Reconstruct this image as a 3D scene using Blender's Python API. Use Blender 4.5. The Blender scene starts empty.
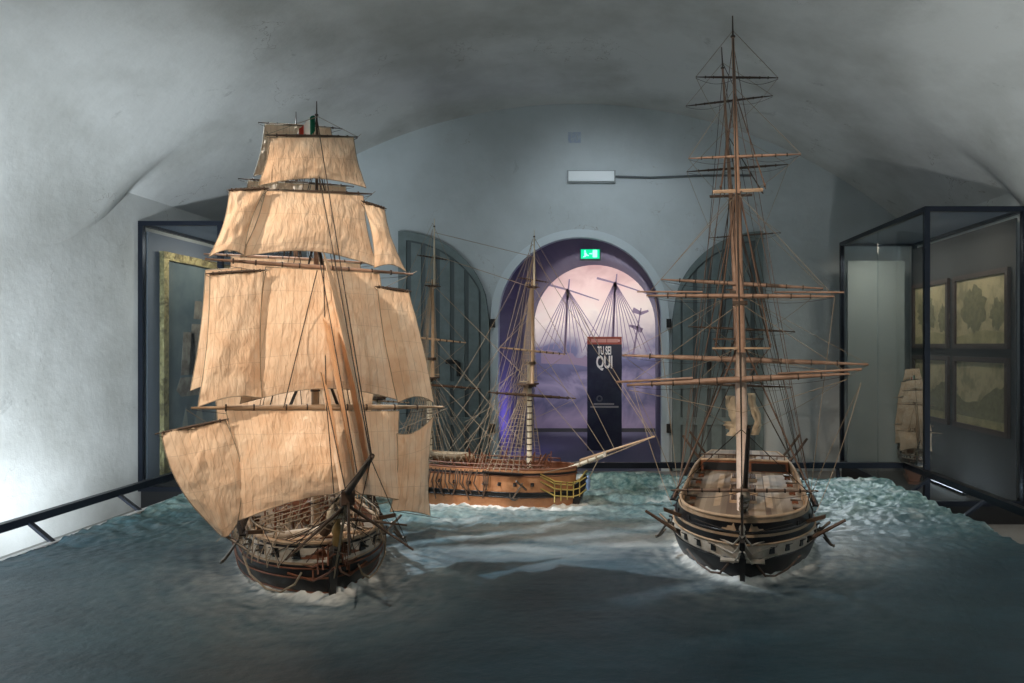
import bpy, math, random
from mathutils import Vector, Matrix, noise
random.seed(7)
PI = math.pi
sc = bpy.context.scene
COL = sc.collection

# ------------------------------------------------------------------ camera
cam_d = bpy.data.cameras.new('camera')
cam = bpy.data.objects.new('camera', cam_d)
COL.objects.link(cam)
cam.location = (0, 0, 1.65)
cam.rotation_euler = (PI / 2, 0, 0)
cam_d.sensor_width = 36
cam_d.lens = 720 / 1024 * 36
cam_d.shift_x = -88 / 1024
cam_d.shift_y = 3.5 / 1024
cam_d.clip_end = 60
sc.camera = cam

# ------------------------------------------------------------------ world, lights, exposure
w = bpy.data.worlds.new('world')
sc.world = w
w.use_nodes = True
w.node_tree.nodes['Background'].inputs[0].default_value = (.7, .72, .76, 1)
w.node_tree.nodes['Background'].inputs[1].default_value = .02
sc.view_settings.view_transform = 'Standard'
sc.view_settings.look = 'None'
sc.view_settings.gamma = 1
sc.view_settings.use_curve_mapping = False
sc.view_settings.exposure = 0.35


def aim(o, target):
    d = Vector(target) - Vector(o.location)
    o.rotation_euler = d.to_track_quat('-Z', 'Y').to_euler()


def area(name, loc, target, sx, sy, energy, color):
    l = bpy.data.lights.new(name, 'AREA')
    l.shape = 'RECTANGLE'
    l.size, l.size_y = sx, sy
    l.energy = energy
    l.color = color
    o = bpy.data.objects.new(name, l)
    COL.objects.link(o)
    o.location = loc
    aim(o, target)
    return o


def spot(name, loc, target, energy, color, angle=50, blend=.5, size=.05):
    l = bpy.data.lights.new(name, 'SPOT')
    l.energy = energy
    l.color = color
    l.spot_size = math.radians(angle)
    l.spot_blend = blend
    l.shadow_soft_size = size
    o = bpy.data.objects.new(name, l)
    COL.objects.link(o)
    o.location = loc
    aim(o, target)
    return o


COOL = (.84, .935, 1.0)
NEUT = (.96, 1.0, .985)
WARM = (1.0, .80, .62)
# linear wall washers on the floor, between the sea table and the side walls
for i in range(4):
    area('wall_washer_light', (-4.15, 2.6 + i * 1.15, -.02), (-5.0, 2.6 + i * 1.15, 1.0), 1.0, .06, 8, COOL)
for i in range(4):
    area('wall_washer_light', (3.55, 2.6 + i * 1.0, -.02), (4.3, 2.6 + i * 1.0, 1.5), .8, .06, 4, COOL)
# added fill lights, out of view, for the side walls and near vault
spot('wall_fill', (-.2, -1.6, 1.5), (-4.95, 3.4, 1.7), 420, COOL, 46, .9, .25)
spot('wall_fill', (-3.55, 2.2, .60), (-4.95, 5.4, 1.6), 760, COOL, 80, 1.0, .12)
spot('wall_fill', (2.9, 2.3, .60), (4.3, 5.0, 3.0), 190, NEUT, 84, 1.0, .12)
spot('wall_fill', (.2, -1.6, 1.5), (4.4, 4.0, 3.6), 260, NEUT, 44, .9, .25)
spot('vault_fill', (-.3, -.4, 3.1), (-1.4, 1.2, 5.0), 330, NEUT, 84, 1.0, .4)  # added upward fill that lifts the near vault
# ceiling spots aimed at the three ship models
spot('ship_spot', (-3.9, 1.2, 3.7), (-1.75, 4.3, 1.7), 520, WARM, 34, .6)
spot('ship_spot', (-.5, .6, 4.2), (-1.65, 4.2, 1.15), 230, WARM, 38, .6)
spot('ship_spot', (-.9, 1.0, 4.2), (.9, 4.8, 1.6), 420, WARM, 36, .6)
spot('ship_spot', (.4, 2.4, 4.6), (-1.0, 6.1, .9), 210, WARM, 30, .6)
# cool spots on the sea, and an added fill for the end wall
spot('sea_spot', (-3.4, 4.8, 4.25), (-.5, 5.0, .3), 560, COOL, 46, .9)
spot('sea_spot', (2.4, 8.9, 3.7), (1.8, 6.4, .3), 250, COOL, 40, .9)
spot('end_wall_fill', (0, 7.3, 4.55), (.05, 10, 2.9), 95, (.84, .93, 1), 80, 1.0, .3)
# tunnel behind the doorway
spot('tunnel_spot', (-.2, 10.9, 2.85), (.1, 13.7, 1.9), 270, (1.0, .93, .90), 84, .8)
spot('pylon_fill', (.5, 10.2, 2.0), (.07, 11.3, 1.2), 14, (1, .95, .9), 60, .8)  # added fill to brighten the panel lettering
area('tunnel_violet_light', (-.9, 10.5, .5), (-1.5, 11.1, .9), .3, .3, 6, (.35, .25, 1))
# added fill lights under the display case tops, without any fitting
area('case_fill', (3.45, 7.5, 2.85), (3.9, 7.9, 1.5), .5, .2, 5, (1, .86, .66))
area('case_fill', (3.4, 8.8, 2.85), (3.8, 8.9, 1.2), .5, .2, 6, (1, .90, .74))
area('case_fill', (-4.25, 8.6, 2.83), (-4.9, 8.7, 1.4), .8, .1, 7, (1, .93, .8))

# ------------------------------------------------------------------ materials


def mat(name, color, rough=.6, metal=0, bump=None, var=None, spec=None, emit=None):
    """bump=(scale,strength,distance); var=(scale, color2, lo, hi)"""
    m = bpy.data.materials.new(name)
    m.use_nodes = True
    nt = m.node_tree
    b = nt.nodes['Principled BSDF']
    b.inputs['Base Color'].default_value = (*color, 1)
    b.inputs['Roughness'].default_value = rough
    b.inputs['Metallic'].default_value = metal
    if spec is not None:
        b.inputs['Specular IOR Level'].default_value = spec
    tc = nt.nodes.new('ShaderNodeTexCoord')
    if var:
        n = nt.nodes.new('ShaderNodeTexNoise')
        n.inputs['Scale'].default_value = var[0]
        n.inputs['Detail'].default_value = 6
        n.inputs['Roughness'].default_value = .65
        nt.links.new(tc.outputs['Object'], n.inputs['Vector'])
        r = nt.nodes.new('ShaderNodeValToRGB')
        r.color_ramp.elements[0].position = var[2]
        r.color_ramp.elements[1].position = var[3]
        r.color_ramp.elements[0].color = (*color, 1)
        r.color_ramp.elements[1].color = (*var[1], 1)
        nt.links.new(n.outputs['Fac'], r.inputs['Fac'])
        nt.links.new(r.outputs['Color'], b.inputs['Base Color'])
    if bump:
        n2 = nt.nodes.new('ShaderNodeTexNoise')
        n2.inputs['Scale'].default_value = bump[0]
        n2.inputs['Detail'].default_value = 5
        nt.links.new(tc.outputs['Object'], n2.inputs['Vector'])
        bp = nt.nodes.new('ShaderNodeBump')
        bp.inputs['Strength'].default_value = bump[1]
        bp.inputs['Distance'].default_value = bump[2]
        nt.links.new(n2.outputs['Fac'], bp.inputs['Height'])
        nt.links.new(bp.outputs['Normal'], b.inputs['Normal'])
    if emit:
        b.inputs['Emission Color'].default_value = (*emit[0], 1)
        b.inputs['Emission Strength'].default_value = emit[1]
    return m


def plaster_material(name, base, stain, amount):
    m = bpy.data.materials.new(name)
    m.use_nodes = True
    nt = m.node_tree
    b = nt.nodes['Principled BSDF']
    b.inputs['Roughness'].default_value = .85
    b.inputs['Specular IOR Level'].default_value = .2
    g = nt.nodes.new('ShaderNodeNewGeometry')

    def ns(scale, det, rough=.6, dist=0.0):
        n = nt.nodes.new('ShaderNodeTexNoise')
        n.inputs['Scale'].default_value = scale
        n.inputs['Detail'].default_value = det
        n.inputs['Roughness'].default_value = rough
        n.inputs['Distortion'].default_value = dist
        nt.links.new(g.outputs['Position'], n.inputs['Vector'])
        return n
    def mixc(fac, a, bcol):
        x = nt.nodes.new('ShaderNodeMix')
        x.data_type = 'RGBA'
        if isinstance(a, tuple):
            x.inputs['A'].default_value = (*a, 1)
        else:
            nt.links.new(a, x.inputs['A'])
        x.inputs['B'].default_value = (*bcol, 1)
        nt.links.new(fac, x.inputs['Factor'])
        return x.outputs['Result']
    def ramp(src, lo, hi, top=1.0):
        r = nt.nodes.new('ShaderNodeMapRange')
        r.inputs['From Min'].default_value = lo
        r.inputs['From Max'].default_value = hi
        r.inputs['To Max'].default_value = top
        nt.links.new(src, r.inputs['Value'])
        return r.outputs['Result']
    n1 = ns(.9, 6, .6)
    c = mixc(ramp(n1.outputs['Fac'], .42, .72, amount), base, stain)
    n2 = ns(2.3, 8, .7, .6)
    c = mixc(ramp(n2.outputs['Fac'], .64, .69, .35 * amount), c, tuple(v * .55 for v in stain))
    # hairline cracks
    n3 = ns(1.3, 5, .6, .4)
    s = nt.nodes.new('ShaderNodeMath'); s.operation = 'SUBTRACT'; s.inputs[1].default_value = .5
    nt.links.new(n3.outputs['Fac'], s.inputs[0])
    a = nt.nodes.new('ShaderNodeMath'); a.operation = 'ABSOLUTE'
    nt.links.new(s.outputs[0], a.inputs[0])
    cr = ramp(a.outputs[0], .0035, .0, .7)
    n4 = ns(.8, 2)
    ml = nt.nodes.new('ShaderNodeMath'); ml.operation = 'MULTIPLY'
    nt.links.new(cr, ml.inputs[0]); nt.links.new(ramp(n4.outputs['Fac'], .53, .6), ml.inputs[1])
    c = mixc(ml.outputs[0], c, (.25, .22, .19))
    nt.links.new(c, b.inputs['Base Color'])
    bp = nt.nodes.new('ShaderNodeBump')
    bp.inputs['Strength'].default_value = .5
    bp.inputs['Distance'].default_value = .02
    nt.links.new(ns(3.5, 9, .65).outputs['Fac'], bp.inputs['Height'])
    nt.links.new(bp.outputs['Normal'], b.inputs['Normal'])
    return m


def glass_material(name, tint=(.86, .9, .92)):
    m = bpy.data.materials.new(name)
    m.use_nodes = True
    nt = m.node_tree
    nt.nodes.clear()
    out = nt.nodes.new('ShaderNodeOutputMaterial')
    t = nt.nodes.new('ShaderNodeBsdfTransparent')
    t.inputs[0].default_value = (*tint, 1)
    gl = nt.nodes.new('ShaderNodeBsdfGlossy')
    gl.inputs['Roughness'].default_value = .02
    lw = nt.nodes.new('ShaderNodeLayerWeight')
    lw.inputs['Blend'].default_value = .5
    pw_ = nt.nodes.new('ShaderNodeMath'); pw_.operation = 'POWER'; pw_.inputs[1].default_value = 5
    nt.links.new(lw.outputs['Facing'], pw_.inputs[0])
    fr = nt.nodes.new('ShaderNodeMath'); fr.operation = 'MULTIPLY_ADD'
    fr.inputs[1].default_value = .9; fr.inputs[2].default_value = .035
    nt.links.new(pw_.outputs[0], fr.inputs[0])
    mx = nt.nodes.new('ShaderNodeMixShader')
    nt.links.new(fr.outputs[0], mx.inputs[0])
    nt.links.new(t.outputs[0], mx.inputs[1])
    nt.links.new(gl.outputs[0], mx.inputs[2])
    nt.links.new(mx.outputs[0], out.inputs[0])
    return m


def sail_material():
    m = bpy.data.materials.new('sail_canvas')
    m.use_nodes = True
    nt = m.node_tree
    b = nt.nodes['Principled BSDF']
    b.inputs['Roughness'].default_value = .85
    b.inputs['Specular IOR Level'].default_value = .15
    uv = nt.nodes.new('ShaderNodeUVMap')
    sp = nt.nodes.new('ShaderNodeSeparateXYZ')
    nt.links.new(uv.outputs[0], sp.inputs[0])

    def line(src, period, wd):
        a = nt.nodes.new('ShaderNodeMath'); a.operation = 'PINGPONG'
        a.inputs[1].default_value = period / 2
        nt.links.new(src, a.inputs[0])
        c = nt.nodes.new('ShaderNodeMath'); c.operation = 'LESS_THAN'
        c.inputs[1].default_value = wd / 2
        nt.links.new(a.outputs[0], c.inputs[0])
        return c.outputs[0]
    l1 = line(sp.outputs['X'], .038, .0035)
    l2 = line(sp.outputs['Y'], .19, .003)
    mxm = nt.nodes.new('ShaderNodeMath'); mxm.operation = 'MAXIMUM'
    nt.links.new(l1, mxm.inputs[0]); nt.links.new(l2, mxm.inputs[1])
    n = nt.nodes.new('ShaderNodeTexNoise')
    n.inputs['Scale'].default_value = 9
    n.inputs['Detail'].default_value = 6
    tc = nt.nodes.new('ShaderNodeTexCoord')
    nt.links.new(tc.outputs['Object'], n.inputs['Vector'])
    r = nt.nodes.new('ShaderNodeValToRGB')
    r.color_ramp.elements[0].position = .35
    r.color_ramp.elements[1].position = .7
    r.color_ramp.elements[0].color = (.80, .57, .39, 1)
    r.color_ramp.elements[1].color = (.90, .72, .54, 1)
    nt.links.new(n.outputs['Fac'], r.inputs['Fac'])
    x = nt.nodes.new('ShaderNodeMix'); x.data_type = 'RGBA'
    f = nt.nodes.new('ShaderNodeMath'); f.operation = 'MULTIPLY'; f.inputs[1].default_value = .30
    nt.links.new(mxm.outputs[0], f.inputs[0])
    nt.links.new(f.outputs[0], x.inputs['Factor'])
    nt.links.new(r.outputs['Color'], x.inputs['A'])
    x.inputs['B'].default_value = (.33, .2, .11, 1)
    nt.links.new(x.outputs['Result'], b.inputs['Base Color'])
    n2 = nt.nodes.new('ShaderNodeTexNoise')
    n2.inputs['Scale'].default_value = 26
    n2.inputs['Detail'].default_value = 4
    n2.inputs['Distortion'].default_value = .5
    mpp = nt.nodes.new('ShaderNodeMapping'); mpp.inputs['Scale'].default_value = (1, 1.5, .55)
    nt.links.new(tc.outputs['Object'], mpp.inputs['Vector']); nt.links.new(mpp.outputs[0], n2.inputs['Vector'])
    bp = nt.nodes.new('ShaderNodeBump')
    bp.inputs['Strength'].default_value = .9
    bp.inputs['Distance'].default_value = .014
    nt.links.new(n2.outputs['Fac'], bp.inputs['Height'])
    nt.links.new(bp.outputs['Normal'], b.inputs['Normal'])
    tr = nt.nodes.new('ShaderNodeBsdfTranslucent')
    nt.links.new(x.outputs['Result'], tr.inputs[0])
    ms = nt.nodes.new('ShaderNodeMixShader')
    ms.inputs[0].default_value = .10
    nt.links.new(b.outputs[0], ms.inputs[1])
    nt.links.new(tr.outputs[0], ms.inputs[2])
    nt.links.new(ms.outputs[0], nt.nodes['Material Output'].inputs[0])
    return m


def deck_material(name, ca, cb, period):
    m = mat(name, ca, .6)
    nt = m.node_tree
    b = nt.nodes['Principled BSDF']
    tc = nt.nodes.new('ShaderNodeTexCoord')
    mp = nt.nodes.new('ShaderNodeMapping')
    mp.inputs['Scale'].default_value = (3, 1 / period, 0)
    nt.links.new(tc.outputs['Object'], mp.inputs['Vector'])
    sp = nt.nodes.new('ShaderNodeSeparateXYZ')
    nt.links.new(mp.outputs[0], sp.inputs[0])
    fl = nt.nodes.new('ShaderNodeMath'); fl.operation = 'FLOOR'
    nt.links.new(sp.outputs['Y'], fl.inputs[0])
    wn = nt.nodes.new('ShaderNodeTexWhiteNoise'); wn.noise_dimensions = '1D'
    nt.links.new(fl.outputs[0], wn.inputs['W'])
    x = nt.nodes.new('ShaderNodeMix'); x.data_type = 'RGBA'
    x.inputs['A'].default_value = (*ca, 1)
    x.inputs['B'].default_value = (*cb, 1)
    nt.links.new(wn.outputs['Value'], x.inputs['Factor'])
    nt.links.new(x.outputs['Result'], b.inputs['Base Color'])
    return m


M = dict(
    plaster=plaster_material('white_plaster', (.72, .73, .715), (.50, .505, .48), 1.0),
    plaster_vault=None,
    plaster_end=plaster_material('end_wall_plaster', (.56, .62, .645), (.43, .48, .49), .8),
    floor=mat('grey_floor', (.36, .36, .35), .5, var=(2, (.28, .28, .27), .35, .7)),
    tunnel=mat('dark_violet_plaster', (.16, .16, .235), .8, bump=(4, .3, .01)),
    trim=mat('pale_stone_trim', (.62, .70, .74), .7, bump=(8, .3, .01)),
    door=mat('grey_green_painted_wood', (.17, .22, .225), .6, var=(6, (.13, .17, .17), .4, .7)),
    door_dark=mat('dark_recessed_wood', (.09, .115, .12), .7),
    black=mat('black_iron', (.012, .013, .015), .5),
    steel=mat('dark_blue_steel', (.018, .024, .038), .38, .6),
    case_grey=mat('case_grey_panel', (.17, .19, .23), .6),
    case_pale=mat('case_pale_panel', (.33, .37, .36), .7),
    case_dark=mat('case_dark_panel', (.05, .052, .055), .7),
    glass=glass_material('case_glass'),
    skirt=mat('white_table_edge', (.75, .77, .78), .5),
    gilt=mat('gilt_frame', (.52, .41, .18), .45, .5, bump=(26, 1.0, .03), var=(9, (.24, .18, .08), .45, .6)),
    led=mat('led_tube', (1, 1, 1), .5, emit=((.85, .95, 1), 9)),
    sail=sail_material(),
    rope=mat('pale_hemp_rope', (.36, .29, .21), .9),
    rope_brown=mat('brown_rope', (.17, .11, .08), .9),
    rope_dark=mat('tarred_rope', (.055, .042, .034), .9),
    spar=mat('varnished_spar', (.40, .26, .19), .5, var=(14, (.27, .165, .11), .4, .7)),
    spar_pale=mat('pale_painted_mast', (.74, .61, .52), .5, var=(10, (.55, .41, .32), .4, .7)),
    spar_dark=mat('dark_brown_spar', (.07, .045, .03), .5),
    spar_white=mat('cream_painted_mast', (.72, .66, .52), .5),
    hull_black=mat('hull_black_paint', (.012, .011, .012), .35, bump=(30, .3, .003)),
    hull_white=mat('hull_white_band', (.62, .56, .48), .5, var=(20, (.45, .38, .3), .4, .75)),
    hull_wood=mat('hull_light_wood', (.46, .22, .10), .45, var=(12, (.33, .14, .06), .35, .7)),
    tan=mat('tan_wood', (.55, .40, .27), .55, var=(12, (.42, .28, .17), .35, .7)),
    redwood=mat('red_brown_wood', (.23, .085, .04), .5, var=(20, (.14, .05, .025), .35, .7)),
    brown=mat('dark_brown_wood', (.10, .06, .04), .55),
    gold=mat('gold_paint', (.26, .17, .06), .5, .3),
    yellow=mat('yellow_paint', (.60, .46, .14), .5),
    blue=mat('pale_blue_paint', (.2, .3, .5), .5),
    brass=mat('aged_metal', (.15, .13, .11), .4, .8),
    deck=deck_material('deck_planks', (.15, .10, .07), (.40, .31, .22), .035),
    cloth=mat('cream_cloth', (.58, .49, .36), .9, bump=(20, .6, .02)),
    flag_g=mat('flag_green', (.0, .15, .08), .8), flag_w=mat('flag_white', (.8, .8, .75), .8),
    flag_r=mat('flag_red', (.55, .05, .03), .8),
)

# ------------------------------------------------------------------ mesh helpers


class MB:
    def __init__(self):
        self.v = []; self.f = []; self.m = []; self.uv = None; self.sm = True

    def face(self, idx, m=0):
        self.f.append(idx); self.m.append(m)

    def obox(self, c, ax, ay, az, m=0):
        """oriented box: half-axis vectors"""
        c, ax, ay, az = Vector(c), Vector(ax), Vector(ay), Vector(az)
        n = len(self.v)
        for sx in (-1, 1):
            for sy in (-1, 1):
                for sz in (-1, 1):
                    self.v.append(c + ax * sx + ay * sy + az * sz)
        for q in ((0, 1, 3, 2), (4, 6, 7, 5), (0, 4, 5, 1), (2, 3, 7, 6), (0, 2, 6, 4), (1, 5, 7, 3)):
            self.face([n + i for i in q], m)
        return self

    def box(self, x0, x1, y0, y1, z0, z1, m=0):
        return self.obox(((x0 + x1) / 2, (y0 + y1) / 2, (z0 + z1) / 2), ((x1 - x0) / 2, 0, 0),
                         (0, (y1 - y0) / 2, 0), (0, 0, (z1 - z0) / 2), m)

    def tube(self, pts, rad, n=6, m=0, cap=True):
        pts = [Vector(p) for p in pts]
        if not isinstance(rad, (list, tuple)):
            rad = [rad] * len(pts)
        base = len(self.v)
        up = None
        for i, p in enumerate(pts):
            d = (pts[min(i + 1, len(pts) - 1)] - pts[max(i - 1, 0)])
            d = d.normalized() if d.length > 1e-9 else Vector((0, 0, 1))
            if up is None:
                up = Vector((0, 0, 1)) if abs(d.z) < .9 else Vector((1, 0, 0))
            a = d.cross(up)
            if a.length < 1e-4:
                a = d.orthogonal()
            a.normalize()
            b = a.cross(d).normalized()
            up = b
            for k in range(n):
                t = 2 * PI * k / n
                self.v.append(p + (a * math.cos(t) + b * math.sin(t)) * rad[i])
        for i in range(len(pts) - 1):
            for k in range(n):
                k2 = (k + 1) % n
                self.face([base + i * n + k, base + i * n + k2, base + (i + 1) * n + k2, base + (i + 1) * n + k], m)
        if cap:
            self.face([base + k for k in range(n)], m)
            self.face([base + (len(pts) - 1) * n + k for k in range(n)][::-1], m)
        return self

    def grid(self, fn, nu, nv, m=0, close=False):
        base = len(self.v)
        for i in range(nu + 1):
            for j in range(nv + 1):
                self.v.append(Vector(fn(i / nu, j / nv)))
        for i in range(nu):
            for j in range(nv):
                mm = m(i, j) if callable(m) else m
                if mm is None:
                    continue
                self.face([base + i * (nv + 1) + j, base + (i + 1) * (nv + 1) + j,
                           base + (i + 1) * (nv + 1) + j + 1, base + i * (nv + 1) + j + 1], mm)
        return self

    def prism(self, poly, axis, a, b, m=0):
        """extrude 2D polygon between a and b along axis 'x','y','z'"""
        def P(u, v, t):
            return {'x': (t, u, v), 'y': (u, t, v), 'z': (u, v, t)}[axis]
        n = len(self.v); k = len(poly)
        for t in (a, b):
            for (u, v) in poly:
                self.v.append(Vector(P(u, v, t)))
        self.face([n + i for i in range(k)], m)
        self.face([n + k + i for i in range(k)][::-1], m)
        for i in range(k):
            j = (i + 1) % k
            self.face([n + i, n + j, n + k + j, n + k + i], m)
        return self

    def lathe(self, prof, c=(0, 0, 0), n=12, m=0, axis='z'):
        base = len(self.v)
        c = Vector(c)
        for (r, h) in prof:
            for k in range(n):
                t = 2 * PI * k / n
                q = (r * math.cos(t), r * math.sin(t), h)
                if axis == 'x':
                    q = (h, q[0], q[1])
                elif axis == 'y':
                    q = (q[0], h, q[1])
                self.v.append(c + Vector(q))
        for i in range(len(prof) - 1):
            for k in range(n):
                k2 = (k + 1) % n
                self.face([base + i * n + k, base + i * n + k2, base + (i + 1) * n + k2, base + (i + 1) * n + k], m)
        self.face([base + k for k in range(n)], m)
        self.face([base + (len(prof) - 1) * n + k for k in range(n)], m)
        return self

    def build(self, name, mats, parent=None, smooth=False, label=None):
        me = bpy.data.meshes.new(name)
        me.from_pydata([tuple(p) for p in self.v], [], self.f)
        if not isinstance(mats, (list, tuple)):
            mats = [mats]
        for mm in mats:
            me.materials.append(mm)
        me.polygons.foreach_set('material_index', self.m)
        if smooth:
            me.polygons.foreach_set('use_smooth', [True] * len(me.polygons))
        me.update()
        o = bpy.data.objects.new(name, me)
        COL.objects.link(o)
        if parent:
            o.parent = parent
        if label:
            o['label'] = label
        return o


def fixn(o):
    """make normals consistent"""
    import bmesh
    bm = bmesh.new(); bm.from_mesh(o.data)
    bmesh.ops.recalc_face_normals(bm, faces=bm.faces)
    bm.to_mesh(o.data); bm.free()
    return o


def thing(name, label, cat, loc=(0, 0, 0), rz=0, group=None):
    o = bpy.data.objects.new(name, None)
    o.empty_display_size = .1
    COL.objects.link(o)
    o.location = loc
    o.rotation_euler = (0, 0, rz)
    tag(o, label, cat, group)
    return o


def tag(o, label, cat, group=None, kind=None):
    o['label'] = label
    o['category'] = cat
    if group:
        o['group'] = group
    if kind:
        o['kind'] = kind
    return o


def struct(o):
    o['kind'] = 'structure'
    return o


# ------------------------------------------------------------------ room shell
XL, XR, YB, YF, ZF = -4.95, 4.3, 10.0, -3.0, -.10
XC, HW, SPR, RISE = (XL + XR) / 2, (XR - XL) / 2, 3.25, 1.75
RAD = (HW * HW + RISE * RISE) / (2 * RISE)


def lerp(a, b, t):
    return a + (b - a) * t


def smax(a, b, k=.05):
    h = max(k - abs(a - b), 0) / k
    return max(a, b) + h * h * k * .25


def vault_z(x, y):
    """barrel vault cut by a coved side lunette on each side, nearer than y = 7.6"""
    zb = math.sqrt(max(RAD * RAD - (x - XC) ** 2, 0)) - (RAD - RISE - SPR)
    s = abs(y - 3.8) / 3.85
    if s >= 1:
        return zb
    wgt = min((1 - s) / .05, 1)
    dx = min(x - XL, XR - x)
    zl = SPR + 1.30 * math.sqrt(1 - s * s)
    rc = zl - 2.55
    zc = zl if dx >= rc else 2.55 + math.sqrt(max(rc * rc - (rc - dx) ** 2, 0))
    z = smax(zb - .85 * min(max(zl - SPR - .35, 0) / .7, 1) * math.exp(-dx / .35), zc, .30 * min(dx / .8, 1) + .01)
    return lerp(zb, z, wgt)


NX, NY = 128, 200


def xg(u):
    return XL + (XR - XL) * (.5 - .5 * math.cos(PI * u))


mb = MB()
mb.grid(lambda u, v: (xg(u), YF + (YB - YF) * v, vault_z(xg(u), YF + (YB - YF) * v)), NX, NY)
struct(mb.build('ceiling', M['plaster'], smooth=True))
for nm, X in (('wall_left', XL), ('wall_right', XR)):
    mb = MB()
    mb.grid(lambda u, v: (X, YF + (YB - YF) * u, ZF + (vault_z(X, YF + (YB - YF) * u) - ZF) * v), NY, 8)
    struct(mb.build(nm, M['plaster']))
struct(MB().box(XL - .1, XR + .1, YF - .1, YB, ZF - .1, ZF).build('floor', M['floor']))
mb = MB()
mb.grid(lambda u, v: (xg(u), YF, ZF + (vault_z(xg(u), YF) - ZF) * v), NX, 4)
struct(mb.build('wall_front', M['plaster']))

# end wall with arched doorway
DC, DR, DS = -.28, 1.165, 2.015


def arch_low(x, c=DC, r=DR, s=DS):
    d = abs(x - c)
    return s + math.sqrt(max(r * r - d * d, 0)) if d <= r else None


xs = sorted(set([xg(i / NX) for i in range(NX + 1)] + [DC + DR * math.sin(PI * (i / 48 - .5)) for i in range(49)]))
mb = MB()
for a, b in zip(xs[:-1], xs[1:]):
    mid = (a + b) / 2
    inside = abs(mid - DC) < DR
    la = (arch_low(min(max(a, DC - DR), DC + DR)) if inside else ZF)
    lb = (arch_low(min(max(b, DC - DR), DC + DR)) if inside else ZF)
    n = len(mb.v)
    mb.v += [Vector((a, YB, la)), Vector((b, YB, lb)), Vector((b, YB, vault_z(b, YB))), Vector((a, YB, vault_z(a, YB)))]
    mb.face([n, n + 1, n + 2, n + 3])
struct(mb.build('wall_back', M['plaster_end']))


def arch_pts(c, r, s, zb, n=32):
    pts = [(c - r, zb)]
    for i in range(n + 1):
        t = PI * (1 - i / n)
        pts.append((c + r * math.cos(t), s + r * math.sin(t)))
    pts.append((c + r, zb))
    return pts




def arch_band(mb, p0, p1, y0, y1, m=0):
    n = len(mb.v)
    for (x, z) in p0:
        mb.v.append(Vector((x, y0, z)))
    for (x, z) in p1:
        mb.v.append(Vector((x, y1, z)))
    k = len(p0)
    for i in range(k - 1):
        mb.face([n + i, n + i + 1, n + k + i + 1, n + k + i], m)


TUN_Y = 13.7
mb = MB()
arch_band(mb, arch_pts(DC, DR, DS, -.02), arch_pts(-.10, 1.15, 2.02, -.02), YB, TUN_Y)
struct(mb.build('wall_tunnel', M['tunnel'], smooth=False))
mb = MB()
mb.v += [Vector(p) for p in ((-1.6, YB, 0), (1.3, YB, 0), (1.3, TUN_Y, 0), (-1.6, TUN_Y, 0))]
mb.face([0, 1, 2, 3])
mb.v += [Vector(p) for p in ((-1.6, YB, -.1), (1.3, YB, -.1))]
mb.face([4, 5, 1, 0])
struct(mb.build('floor_tunnel', M['tunnel']))
mb = MB()
outer, inner = arch_pts(DC, DR + .075, DS, -.1), arch_pts(DC, DR - .035, DS, -.1)
arch_band(mb, outer, inner, YB - .03, YB - .03)
arch_band(mb, outer, outer, YB - .03, YB)
arch_band(mb, inner, inner, YB - .03, YB + .12)
struct(mb.build('trim_1', M['trim']))

# mural at the end of the tunnel -------------------------------------------------
mural_m = bpy.data.materials.new('mural_print')
mural_m.use_nodes = True
nt = mural_m.node_tree
b = nt.nodes['Principled BSDF']
b.inputs['Roughness'].default_value = .7
g = nt.nodes.new('ShaderNodeTexCoord')
n = nt.nodes.new('ShaderNodeTexNoise')
n.inputs['Scale'].default_value = 1.6; n.inputs['Detail'].default_value = 8; n.inputs['Distortion'].default_value = 1.0
nt.links.new(g.outputs['Object'], n.inputs['Vector'])
sp = nt.nodes.new('ShaderNodeSeparateXYZ'); nt.links.new(g.outputs['Object'], sp.inputs[0])
ad = nt.nodes.new('ShaderNodeMath'); ad.operation = 'MULTIPLY_ADD'; ad.inputs[1].default_value = 1.1
nt.links.new(n.outputs['Fac'], ad.inputs[0]); nt.links.new(sp.outputs['Z'], ad.inputs[2])
r = nt.nodes.new('ShaderNodeValToRGB')
mr = nt.nodes.new('ShaderNodeMapRange'); mr.inputs['From Min'].default_value = .3; mr.inputs['From Max'].default_value = 3.8
nt.links.new(ad.outputs[0], mr.inputs['Value']); nt.links.new(mr.outputs[0], r.inputs['Fac'])
e = r.color_ramp.elements
e[0].position = 0; e[0].color = (.22, .18, .30, 1)
e[1].position = 1; e[1].color = (.55, .36, .35, 1)
for p_, c_ in ((.14, (.34, .28, .40, 1)), (.24, (.11, .11, .20, 1)), (.33, (.30, .27, .40, 1)), (.40, (.10, .10, .19, 1)), (.50, (.14, .15, .27, 1)),
               (.57, (.50, .46, .48, 1)), (.70, (.80, .73, .66, 1)), (.88, (.76, .58, .54, 1))):
    x = e.new(p_); x.color = tuple(min(1, q * 1.0) for q in c_)
nt.links.new(r.outputs['Color'], b.inputs['Base Color'])
ap = arch_pts(-.10, 1.15, 2.02, 0)
mural = MB().prism(ap, 'y', TUN_Y - .03, TUN_Y).build('mural', mural_m)
tag(mural, 'arched mural print of a square-rigged ship in violet waves, filling the end of the passage', 'mural')
ink = mat('mural_ink', (.24, .19, .27), .8)
ink2 = mat('mural_pale_ink', (.62, .55, .52), .8)
mb = MB()
MY = TUN_Y - .033


def stroke(pts, w0, w1, m=0):
    mb.tube([(x, MY, z) for x, z in pts], [lerp(w0, w1, i / (len(pts) - 1)) for i in range(len(pts))], 4, m)


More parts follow.
